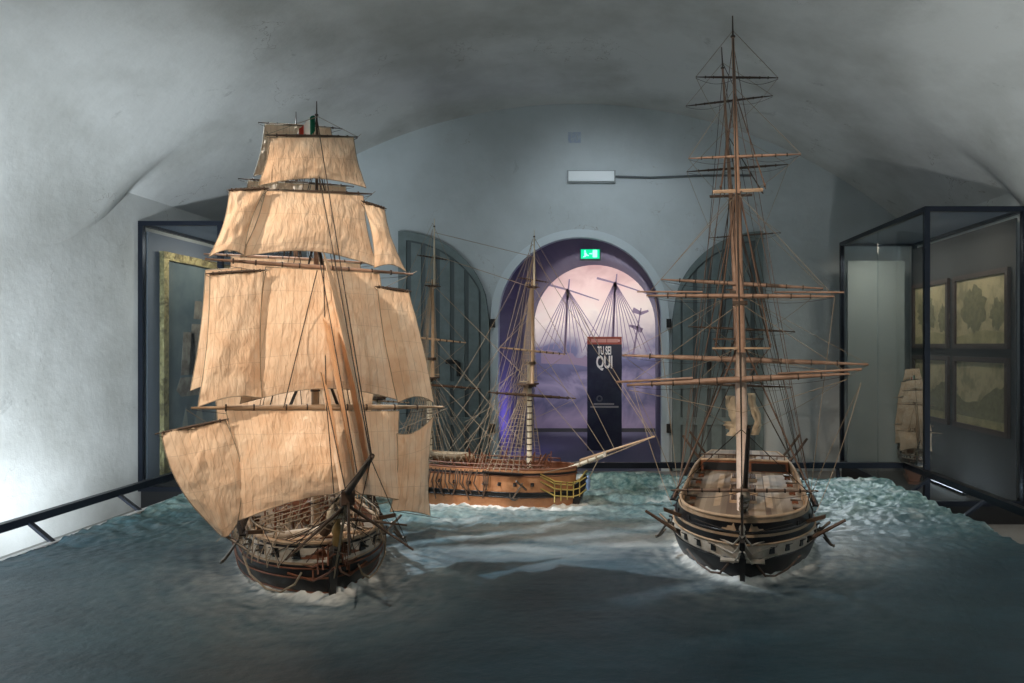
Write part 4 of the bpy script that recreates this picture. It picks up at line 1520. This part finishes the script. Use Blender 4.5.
yard(fm, xy, (-.637, .984), (.742, .930), .018, M['tan'])
for (a, b_) in (((-.47, 2.155), (-.26, 2.188)), ((.23, 2.168), (.38, 2.134)), ((-.57, 1.699), (-.27, 1.735)), ((.31, 1.668), (.53, 1.646)), ((-.80, .860), (-.46, .922))):
    yard(fm, xs + .04, a, b_, .008, M['spar_dark'], name='studding_sail_yard')
# main mast sails just behind
xs2 = -.225 + .10
sail(mm_, xs2, [(-.20, 2.80), (.22, 2.84), (.30, 2.50), (-.27, 2.44)], .05, .045, .012, 21)
sail(mm_, xs2, [(-.30, 2.41), (.32, 2.44), (.38, 1.96), (-.42, 1.93)], .07, .05, .015, 22)
sail(mm_, xs2, [(-.40, 1.90), (.42, 1.90), (.50, 1.10), (-.50, 1.08)], .10, .07, .012, 23)
sail(mm_, xs2, [(-.50, 1.05), (.52, 1.04), (.50, .48), (-.50, .46)], .11, .09, .02, 24)
sail(mm_, xs2 + .03, [(-.55, 1.80), (-.34, 1.83), (-.36, 1.06), (-.635, 1.03)], .04, .03, .015, 25, 'studding_sail', nu=18)
yard(mm_, xs2 - .012, (-.24, 2.81), (.30, 2.85), .008, M['spar_dark'], lift=(xs2, 0, 2.83))
yard(mm_, xs2 - .012, (-.36, 2.42), (.38, 2.45), .010, M['spar_dark'])
yard(mm_, xs2 - .012, (-.56, 1.91), (.56, 1.91), .014, M['spar'])
yard(mm_, xs2 - .012, (-.62, 1.06), (.62, 1.05), .018, M['tan'])
xs3 = -.88 + .08
sail(mz, xs3, [(-.22, 1.90), (.22, 1.90), (.28, 1.52), (-.28, 1.52)], .05, .04, .01, 31)
sail(mz, xs3, [(-.28, 1.49), (.28, 1.49), (.36, .95), (-.36, .95)], .07, .05, .01, 32)
yard(mz, xs3 - .012, (-.25, 1.91), (.25, 1.91), .008, M['spar_dark'])
yard(mz, xs3 - .012, (-.36, 1.50), (.36, 1.50), .010, M['spar_dark'])
yard(mz, xs3 - .012, (-.44, .93), (.44, .93), .012, M['spar_dark'])


def jib(root, head, tack, clew, belly, seed, nu=16, nv=26):
    H_, T_, K_ = Vector(head), Vector(tack), Vector(clew)
    mb = MB()

    def P(u, v):
        a = H_.lerp(T_, v); b_ = H_.lerp(K_, v)
        p = a.lerp(b_, u)
        p.y += belly * math.sin(PI * u) * math.sin(PI * v ** .8) + .004 * noise.noise(Vector((u * 4, v * 9, seed)))
        return p
    mb.grid(P, nu, nv)
    o = mb.build('jib_sail', M['sail'], root, True)
    uvl = o.data.uv_layers.new(name='UVMap')
    for lp in o.data.loops:
        i, j = divmod(lp.vertex_index, nv + 1)
        uvl.data[lp.index].uv = (i / nu * .3, j / nv * .9 + .06)
    return o


jib(LS, (.78, .02, 1.88), (bx + .90, 0, .87), (1.06, .22, .56), .04, 1)
jib(LS, (.78, .01, 1.55), (bx + .62, 0, .71), (1.06, .16, .50), .03, 2)
jib(LS, (.76, -.01, 1.27), (bx + .38, 0, .60), (1.02, .08, .48), .03, 3)
for (a, b_) in (((.70, 0, 1.3), (bx + .40, 0, .60)), ((.72, 0, 1.92), (bx + .65, 0, .73)), ((.73, 0, 2.38), (bx + .9, 0, .86)), ((.73, 0, 2.64), (bx + .92, 0, .865)),
                ((-.2, 0, 1.4), (.55, 0, dz + .05)), ((-.17, 0, 2.08), (.68, 0, 1.28)), ((-.17, 0, 2.8), (.70, 0, 2.4)), ((-.86, 0, 1.05), (-.28, 0, dz + .1)), ((-.85, 0, 1.6), (-.22, 0, 1.35))):
    line(LS, 'stay', [a, b_], .0028, M['rope_dark'])
for (xa, e1, e2, xb, zb_) in ((xy, (-.269, 2.516), (.243, 2.575), -.2, 2.5), (xy, (-.347, 2.205), (.326, 2.243), -.2, 2.05), (xy, (-.569, 1.792), (.577, 1.776), -.2, 1.5), (xy, (-.66, .977), (.77, .922), -.2, .5)):
    for e_ in (e1, e2):
        line(LS, 'brace', [(xa, e_[0], e_[1]), (xb, 0, zb_)], .0018, M['rope'], .03)
rr = random.Random(2)
for s in (1, -1):
    for q in range(5):
        line(LS, 'sheet', [(xs + .03, s * (.42 + .05 * q), .40 + .1 * q), (h.x(.55 - .12 * q, 1), s * h.half(.55 - .12 * q, 1), .36)], .002, M['rope'], .02)
line(LS, 'tack', [(xs + .06, -.52, .27), (xs - .1, -.42, .33)], .002, M['rope'])
line(LS, 'tack', [(xs + .06, .70, .25), (xs + .2, .38, .36)], .002, M['rope_dark'])
# leech and bunt lines in front of the sails
for (a, b_) in (((xs + .06, .02, 1.80), (xs + .16, .02, .95)), ((xs + .16, .02, 1.0), (xs + .2, .06, .40)), ((xs + .10, -.02, 1.74), (xs + .16, -.20, .98)),):
    line(LS, 'bunt_line', [a, b_], .0028, M['rope_dark'])
# tricolour flag at the fore truck
fl = MB()
fl.grid(lambda u, v: (.73 - .03 + .02 * math.sin(7 * u) - .03 * u, -.005 - .085 * u, 2.66 - .10 * v - .07 * u + .012 * math.sin(5 * u + 2 * v)), 12, 8, lambda i, j: 0 if i < 4 else (1 if i < 8 else 2))
fl.build('flag', [M['flag_g'], M['flag_w'], M['flag_r']], fm, True)['label'] = 'green, white and red flag'

# ================================================================== THIRD SHIP (behind, side-on)
TS = thing('ship_model', 'smaller ship model with light orange-brown hull and bare masts, side-on in the middle distance', 'ship model', (-1.1704, 6.1767, SEA), math.radians(-17.28), None)
h = Hull(2.0, .50, .31, bul=.05, sheer_b=.02, sheer_s=.14, stern_w=.66, tb=.55)
build_hull(h, TS, [(.22, 1), (.40, 1), (.50, 0), (.86, 1), (.94, 0), (1, 1)], [M['hull_black'], M['hull_wood'], M['redwood']], M['deck'], M['redwood'], M['redwood'])
wale(h, TS, .40, M['hull_black'], .006); wale(h, TS, .50, M['hull_black'], .006)
wale(h, TS, .86, M['redwood'], .005)
gunports(h, TS, .68, [-.9 + i * .135 for i in range(13)], M['redwood'], .028, gun=True, lids=False)
bx = h.L / 2
mb = MB()
mb.prism([(bx - .06, -.06), (bx - .01, -.06), (bx + .05, .03), (bx + .09, .13), (bx + .13, .24), (bx + .10, .27), (bx + .04, .2), (bx - .03, .15)], 'y', -.012, .012)
fixn(mb.build('cutwater', M['hull_black'], TS))
mb = MB().lathe([(.005, -.06), (.02, -.03), (.016, 0), (.022, .015), (.012, .04), (.015, .055), (.004, .065)], (bx + .125, 0, .20), 10)
mb.build('figurehead', M['blue'], TS, True)
for s in (1, -1):
    mb = MB()
    for k, (z0, z1) in enumerate(((.26, .25), (.20, .20), (.145, .15), (.24, .30))):
        mb.tube([(h.x(.78, .8), s * (h.half(.78, .8) + .004), z0 + .03), (h.x(.88, .8), s * (h.half(.88, .8) + .01), z0 - .03), (bx, s * .05, z0 - .055), (bx + .06, s * .025, (z0 + z1) / 2 - .04), (bx + .11, s * .012, z1)], .0058, 5)
    for k in range(5):
        u = k / 4
        mb.tube([(lerp(h.x(.88, .8), bx + .06, u), s * lerp(h.half(.88, .8) + .01, .025, u), .06 + .03 * u), (lerp(h.x(.88, .8), bx + .06, u), s * lerp(h.half(.88, .8) + .01, .025, u), .22)], .005, 5)
    mb.build('head_rail', M['yellow'], TS, True)
    anchor(TS, (h.x(.66, .9), s * (h.half(.66, .6) + .04), .22), s, M['brass'])
bs = bowsprit(TS, (bx - .2, 0, .24), (bx + .27, 0, .44), (bx + .68, 0, .60), .020, M['spar_white'], M['tan'])
for s in (1, -1):
    line(bs, 'bobstay', [(bx + .22, s * .005, .41), (bx + .05, 0, .08)], .003, M['rope'])
    line(bs, 'bowsprit_guy', [(bx + .66, 0, .59), (bx + .22, s * .12, .40), (h.x(.8, 1), s * h.half(.8, 1), .3)], .002, M['rope'])
dz = h.H - .05
boat(TS, (-.12, .03, dz + .05), .42, .13, .06, M['tan'], M['redwood'])
boat(TS, (-.10, -.07, dz + .09), .36, .11, .05, M['cloth'], M['redwood'])
for i, x in enumerate((.25, .42, .05, -.45)):
    o = MB().box(x - .05, x + .05, -.06, .06, dz, dz + .03).build('hatch_coaming', M['redwood'], TS)
rr = random.Random(8)
for s in (1, -1):
    for x in (.45, .3, .15, 0, -.2, -.4):
        deck_gun(TS, x, s * (h.half(x / (h.L / 2), 1) - .045), dz, s)
    for q in range(22):
        t = .80 - q * .07
        p = h.pt(t, 1, s)
        MB().tube([p, p + Vector((0, 0, .035))], .003, 4).build('rail_stanchion', M['redwood'], TS)
    mb = MB()
    mb.tube([h.pt(.80 - i * .07, 1, s) + Vector((0, 0, .035)) for i in range(22)], .005, 4)
    mb.build('upper_rail', M['redwood'], TS)
mb = MB()
for q in range(90):
    x, y = rr.uniform(-.05, .8), rr.uniform(-.16, .16)
    mb.tube([(x, y, dz), (x + rr.uniform(-.1, .1), y + rr.uniform(-.08, .08), dz + rr.uniform(.04, .17))], .005, 4)
mb.build('deck_tackle', M['redwood'], TS)
mb = MB()
for q in range(16):
    xx = .36 - q * .035 + rr.uniform(-.02, .02)
    mb.tube([(xx, -.24, .30), (xx + rr.uniform(-.03, .03), -.275, .20), (xx + rr.uniform(-.05, .05), -.262, rr.uniform(.04, .16))], .006, 5)
mb.build('hanging_fender', M['brown'], TS)
mL = [M['spar_white'], M['tan'], M['spar_white'], M['spar_white'], M['brown']]
Z1 = dict(top=.99, cap=1.17, ct=1.80, tg=2.05, truck=2.22, pole=2.28)
Z2 = dict(top=1.03, cap=1.20, ct=1.83, tg=2.10, truck=2.35, pole=2.42)
f1 = rig_mast(TS, h, .61, Z1, Y0, .022, mL, dz, 6, hoops=14, top_w=.10, ct_w=.08, shroud_mat=M['rope'])
m1 = rig_mast(TS, h, -.33, Z2, Y0, .024, mL, dz, 6, hoops=14, top_w=.11, ct_w=.08, shroud_mat=M['rope'])
Z3 = dict(top=.85, cap=.97, ct=1.3, tg=1.45, truck=1.60, pole=1.65)
z1 = rig_mast(TS, h, -.84, Z3, Y0, .018, mL, dz, 4, hoops=8, top_w=.08, ct_w=.06, shroud_mat=M['rope'])


def byard(root, xm, z, half, ang, r, dz_=0.0, m=None, lift=None):
    """yard braced by angle ang (rotated about the mast)"""
    c, s = math.cos(ang), math.sin(ang)
    A = Vector((xm + .035 - s * half * -1, -c * half, z - dz_)); B_ = Vector((xm + .035 - s * half, c * half, z + dz_))
    pts = [A.lerp(B_, t) for t in (0, .06, .25, .5, .75, .94, 1)]
    mb = MB().tube(pts, [r * .4, r * .5, r * .85, r, r * .85, r * .5, r * .4], 8)
    for t in (.1, .2, .3, .4, .6, .7, .8, .9):
        p = A.lerp(B_, t); d = (B_ - A).normalized() * .005
        mb.tube([p - d, p + d], r * 1.2, 8, 1)
    o = mb.build('yard', [m or M['brown'], M['spar_dark']], root, True)
    if lift:
        for e_ in (A, B_):
            line(o, 'yard_lift', [e_, (xm + .03, 0, lift)], .0018, M['rope'])
    return A, B_


ends = []
for (mo, xm, zs) in ((f1, .61, ((1.86, .14, .006), (1.27, .30, .009), (.90, .40, .012))), (m1, -.33, ((1.83 + .25, .14, .006), (1.37, .30, .010), (.97, .42, .012))), (z1, -.84, ((1.2, .18, .006), (.82, .24, .008)))):
    for i, (z, hf, r_) in enumerate(zs):
        a_, b2 = byard(mo, xm, z, hf, -.75, r_, -.03 * hf / .3, M['tan'] if i == 1 else None, lift=z + .3)
        ends += [(a_, b2, xm)]
for (a_, b2, xm) in ends:
    for e_ in (a_, b2):
        line(TS, 'brace', [e_, (xm - .6, 0.0 if e_.y > 0 else -.2, e_.z * .45 + .1)], .0017, M['rope'], .03)
for (a, b_) in (((.63, 0, 1.02), (bx + .2, 0, .41)), ((.66, 0, 1.8), (bx + .35, 0, .48)), ((.66, 0, 2.05), (bx + .66, 0, .59)), ((.66, 0, 2.2), (bx + .67, 0, .595)), ((.63, 0, 1.4), (bx + .28, 0, .44)),
                ((-.3, 0, 1.05), (.5, 0, dz + .05)), ((-.28, 0, 1.83), (.61, 0, 1.02)), ((-.28, 0, 2.1), (.63, 0, 1.8)), ((-.29, 0, 2.3), (.66, 0, 2.05)), ((-.3, 0, 1.4), (.55, 0, .5)),
                ((-.82, 0, .87), (-.38, 0, dz + .1)), ((-.8, 0, 1.3), (-.33, 0, 1.05))):
    line(TS, 'stay', [a, b_], .0024, M['rope'])
for q in range(8):
    for s in (1, -1):
        line(TS, 'running_line', [(.62 - .02 * q, s * .03, 1.0 + .1 * (q % 3)), (.50 - .09 * q, s * .2, dz + .07)], .0017, M['rope'])
        line(TS, 'running_line', [(-.32 - .02 * q, s * .03, 1.05 + .1 * (q % 3)), (-.30 + .06 * q, s * .2, dz + .07)], .0017, M['rope'])


# small model in the right display case: a copy of the full-sailed ship, without studding sails
def copy_tree(o, parent=None, skip=()):
    c = o.copy(); COL.objects.link(c); c.parent = parent
    for ch in o.children:
        if ch.name.split('.')[0] in skip:
            continue
        copy_tree(ch, c, skip)
    return c


sm_ = copy_tree(LS, None, ('studding_sail', 'studding_sail_yard', 'studding_sail_boom', 'loose_rope', 'deck_rope', 'deck_gun', 'foot_rope', 'yard_band', 'swinging_boom', 'rail_stanchion'))
sm_.scale = (.37, .37, .37)
sm_.location = (3.60, 8.30, .33)
sm_.rotation_euler = (0, 0, math.radians(-108))
sm_['label'] = 'small sailing ship model with brownish sails inside the right display case'
st = thing('display_stand', 'low dark wooden cradle under the small ship model inside the right case', 'stand', (3.60, 8.30, .10), math.radians(-108))
mb = MB().box(-.32, .32, -.07, .07, 0, .02)
mb.build('base', M['redwood'], st)
for x in (-.22, .22):
    MB().prism([(-.05, .02), (.05, .02), (.10, .215), (.06, .225), (-.06, .225), (-.10, .215)], 'x', x - .01, x + .01).build('cradle', M['redwood'], st)

# ------------------------------------------------------------------ sea
WX0, WX1, WY0, WY1 = -3.66, 2.80, 2.0, 7.1
ships = [((-2.0125, 4.8209), math.radians(-60), 2.45, .80), ((1.072, 5.375), math.radians(-101.53), 2.85, .93), ((-1.1704, 6.1767), math.radians(-17.28), 2.0, .50)]


def sstep(a, b, x):
    t = min(max((x - a) / (b - a), 0), 1)
    return t * t * (3 - 2 * t)


def hull_dist(x, y):
    best = (9, 0, 0)
    for k, ((cx, cy), a, L, B) in enumerate(ships):
        ca, sa = math.cos(a), math.sin(a)
        lx = (x - cx) * ca + (y - cy) * sa
        ly = -(x - cx) * sa + (y - cy) * ca
        t = lx / (L / 2)
        hb = B / 2 * (.86 if k != 2 else .9)
        if t > .3:
            q = min((t - .3) / .7, 1)
            hb *= max(1 - q ** 2.1, 0) ** .75
        if t < -.2:
            hb *= 1 - .5 * min((-t - .2) / .8, 1) ** 2
        dx = max(abs(lx) - L / 2, 0)
        dy = max(abs(ly) - hb, 0)
        d = math.hypot(dx, dy)
        if d < best[0]:
            best = (d, t, k)
    return best


def sea_z(x, y):
    P = Vector((x, y, 0))
    rough = sstep(4.2, 6.4, y + .25 * noise.noise(P * .8) + .12 * abs(x))
    z = .028 * noise.noise(Vector((x * 1.1, y * 2.0, 1))) * (.35 + rough)
    z += .011 * (.35 + 2.1 * rough) * noise.noise(Vector((x * 3.2, y * 5.2, 2)))
    z += rough * .030 * (1 - abs(noise.noise(Vector((x * 3.4, y * 5.5, 5)))) * 2.2)
    z += rough * .014 * (1 - abs(noise.noise(Vector((x * 9, y * 11, 8)))) * 2.2)
    z += rough * .012 * (1 - abs(noise.noise(Vector((x * 19, y * 24, 12)))) * 2.5)
    z += (.0015 + rough * .009) * noise.noise(Vector((x * 22, y * 26, 4)))
    # big swell behind, right of the middle ship
    z += .10 * math.exp(-((x - .15) / .55) ** 2 - ((y - 6.75) / .25) ** 2)
    z += .05 * math.exp(-((x + 3.2) / .5) ** 2 - ((y - 6.4) / .4) ** 2)
    z -= .02 * rough
    d, t, k = hull_dist(x, y)
    bw = sstep(.2, 1.0, t) * .03 + .006
    z += bw * math.exp(-(d / .07) ** 2) * (1 + .8 * noise.noise(Vector((x * 20, y * 20, 3))))
    return SEA + z


def foam_amt(x, y):
    d, t, k = hull_dist(x, y)
    n_ = noise.noise(Vector((x * 14, y * 18, 6))) * .5 + noise.noise(Vector((x * 40, y * 46, 6))) * .35
    w_ = .055 + .085 * sstep(.1, 1, t)
    f = sstep(0, 1, 1.25 - d / w_ + n_ * .8) * 1.0
    # trailing foam streaks spreading from the bows
    st_ = math.exp(-d * 3.0) * sstep(-1.2, .7, t) * (.42 + .6 * n_ + .30 * noise.noise(Vector((d * 22, t * 3, 4 + k))))
    rough = sstep(4.4, 6.3, y)
    cr = rough * sstep(.15, .75, noise.noise(Vector((x * 2.2, y * 4.5, 7))) + .6 * noise.noise(Vector((x * 8, y * 15, 7)))) * .6
    band = math.exp(-((x + .2) / .9) ** 2) * math.exp(-((y - 4.95) / .55) ** 2) * (.42 + .5 * noise.noise(Vector((x * 2, y * 7, 9))) + .25 * n_)
    return min(max(max(f, st_, cr, band), 0), 1)


sea_m = bpy.data.materials.new('painted_resin_sea')
sea_m.use_nodes = True
nt = sea_m.node_tree
b = nt.nodes['Principled BSDF']
b.inputs['Roughness'].default_value = .38
g = nt.nodes.new('ShaderNodeNewGeometry')
n = nt.nodes.new('ShaderNodeTexNoise'); n.inputs['Scale'].default_value = 2.4; n.inputs['Detail'].default_value = 8; n.inputs['Roughness'].default_value = .7
mp = nt.nodes.new('ShaderNodeMapping'); mp.inputs['Scale'].default_value = (.7, 1.6, 1)
nt.links.new(g.outputs['Position'], mp.inputs[0]); nt.links.new(mp.outputs[0], n.inputs['Vector'])
r = nt.nodes.new('ShaderNodeValToRGB')
r.color_ramp.elements[0].position = .33; r.color_ramp.elements[0].color = (.016, .054, .082, 1)
r.color_ramp.elements[1].position = .72; r.color_ramp.elements[1].color = (.046, .125, .165, 1)
nt.links.new(n.outputs['Fac'], r.inputs['Fac'])
# lighter turquoise broken water at the back; dimmer light at the front painted in
at = nt.nodes.new('ShaderNodeAttribute'); at.attribute_name = 'foam'
ar = nt.nodes.new('ShaderNodeAttribute'); ar.attribute_name = 'rough_water'
n2 = nt.nodes.new('ShaderNodeTexNoise'); n2.inputs['Scale'].default_value = 14; n2.inputs['Detail'].default_value = 7; n2.inputs['Roughness'].default_value = .7
nt.links.new(g.outputs['Position'], n2.inputs['Vector'])
r2 = nt.nodes.new('ShaderNodeValToRGB')
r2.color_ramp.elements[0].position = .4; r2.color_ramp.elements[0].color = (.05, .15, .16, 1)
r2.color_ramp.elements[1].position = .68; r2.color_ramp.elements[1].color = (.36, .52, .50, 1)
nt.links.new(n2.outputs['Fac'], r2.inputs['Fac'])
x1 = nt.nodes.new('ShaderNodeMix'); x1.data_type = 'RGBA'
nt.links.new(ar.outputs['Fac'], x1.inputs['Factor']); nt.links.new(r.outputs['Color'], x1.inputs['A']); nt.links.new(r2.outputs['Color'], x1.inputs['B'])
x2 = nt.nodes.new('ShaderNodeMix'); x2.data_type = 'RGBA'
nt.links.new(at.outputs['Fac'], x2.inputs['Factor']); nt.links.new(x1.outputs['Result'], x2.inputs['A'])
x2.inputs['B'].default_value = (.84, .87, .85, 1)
nt.links.new(x2.outputs['Result'], b.inputs['Base Color'])
bp = nt.nodes.new('ShaderNodeBump'); bp.inputs['Strength'].default_value = .35; bp.inputs['Distance'].default_value = .01
nt.links.new(n2.outputs['Fac'], bp.inputs['Height']); nt.links.new(bp.outputs['Normal'], b.inputs['Normal'])
bp.inputs['Strength'].default_value = .6

GX, GY = 400, 330
mb = MB()


def sea_p(u, v):
    x = WX0 + (WX1 - WX0) * u
    y = WY0 + (WY1 - WY0) * v
    return (x, y, sea_z(x, y))


mb.grid(sea_p, GX, GY)
# closed underside
n0 = len(mb.v)
edge = [i * (GY + 1) for i in range(GX + 1)] + [GX * (GY + 1) + j for j in range(1, GY + 1)] + [(GX - i) * (GY + 1) + GY for i in range(1, GX + 1)] + [GY - j for j in range(1, GY)]
for i in edge:
    p = mb.v[i]
    mb.v.append(Vector((p.x, p.y, .24)))
for k in range(len(edge)):
    k2 = (k + 1) % len(edge)
    mb.face([edge[k], edge[k2], n0 + k2, n0 + k])
sea = mb.build('sea_diorama', sea_m, smooth=True)
tag(sea, 'sculpted blue-green sea surface with white foam, filling the display platform under the ships', 'sea diorama')
fa = sea.data.attributes.new('foam', 'FLOAT', 'POINT')
ra = sea.data.attributes.new('rough_water', 'FLOAT', 'POINT')
fv, rv = [], []
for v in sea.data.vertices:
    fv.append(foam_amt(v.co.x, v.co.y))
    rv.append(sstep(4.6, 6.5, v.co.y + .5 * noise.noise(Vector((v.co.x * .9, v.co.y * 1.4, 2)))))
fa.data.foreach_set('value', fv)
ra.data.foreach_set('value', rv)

pl = thing('display_platform', 'low platform with pale edge carrying the sea diorama', 'platform', ((WX0 + WX1) / 2, (WY0 + WY1) / 2, ZF))
hx, hy = (WX1 - WX0) / 2, (WY1 - WY0) / 2
MB().box(-hx - .01, hx + .01, -hy - .01, hy + .01, 0, .335).build('platform_body', M['case_dark'], pl)
MB().box(-hx - .05, -hx - .012, -hy - .05, hy + .05, .37, .425).build('pale_edge', M['skirt'], pl)

# ------------------------------------------------------------------ guard rails round the platform
RZ = .45


def rail(p0, p1, posts, inward, label):
    p0, p1 = Vector(p0), Vector(p1)
    o = thing('guard_rail', label, 'guard rail', ((p0.x + p1.x) / 2, (p0.y + p1.y) / 2, ZF))
    off = Vector(o.location)
    d = (p1 - p0).normalized()
    nrm = Vector((-d.y, d.x, 0))
    MB().obox((p0 + p1) / 2 - off, (p1 - p0) / 2, nrm * .026, Vector((0, 0, .028))).build('top_bar', M['steel'], o)
    for t in posts:
        p = p0.lerp(p1, t) - off
        a = p + Vector((0, 0, -.015)); b2 = p + Vector(inward)
        e_ = (b2 - a)
        nn = e_.cross(d).normalized()
        MB().obox((a + b2) / 2, e_ / 2, d * .018, nn * .010).build('brace', M['steel'], o)
    return o


rail((-3.93, 2.3, RZ), (-3.93, 7.17, RZ), (.18, .36, .544, .733, .92), (.27, -.10, -.15), 'dark steel guard rail along the left edge of the sea platform')
rail((3.05, 2.3, RZ), (3.05, 7.17, RZ), (.3, .5, .694, .889), (-.24, 0, -.2), 'dark steel guard rail along the right edge of the sea platform')
rail((-3.95, 7.19, RZ), (3.07, 7.19, RZ), (.1, .3, .5, .7, .9), (0, -.08, -.2), 'dark steel guard rail across the back of the sea platform')
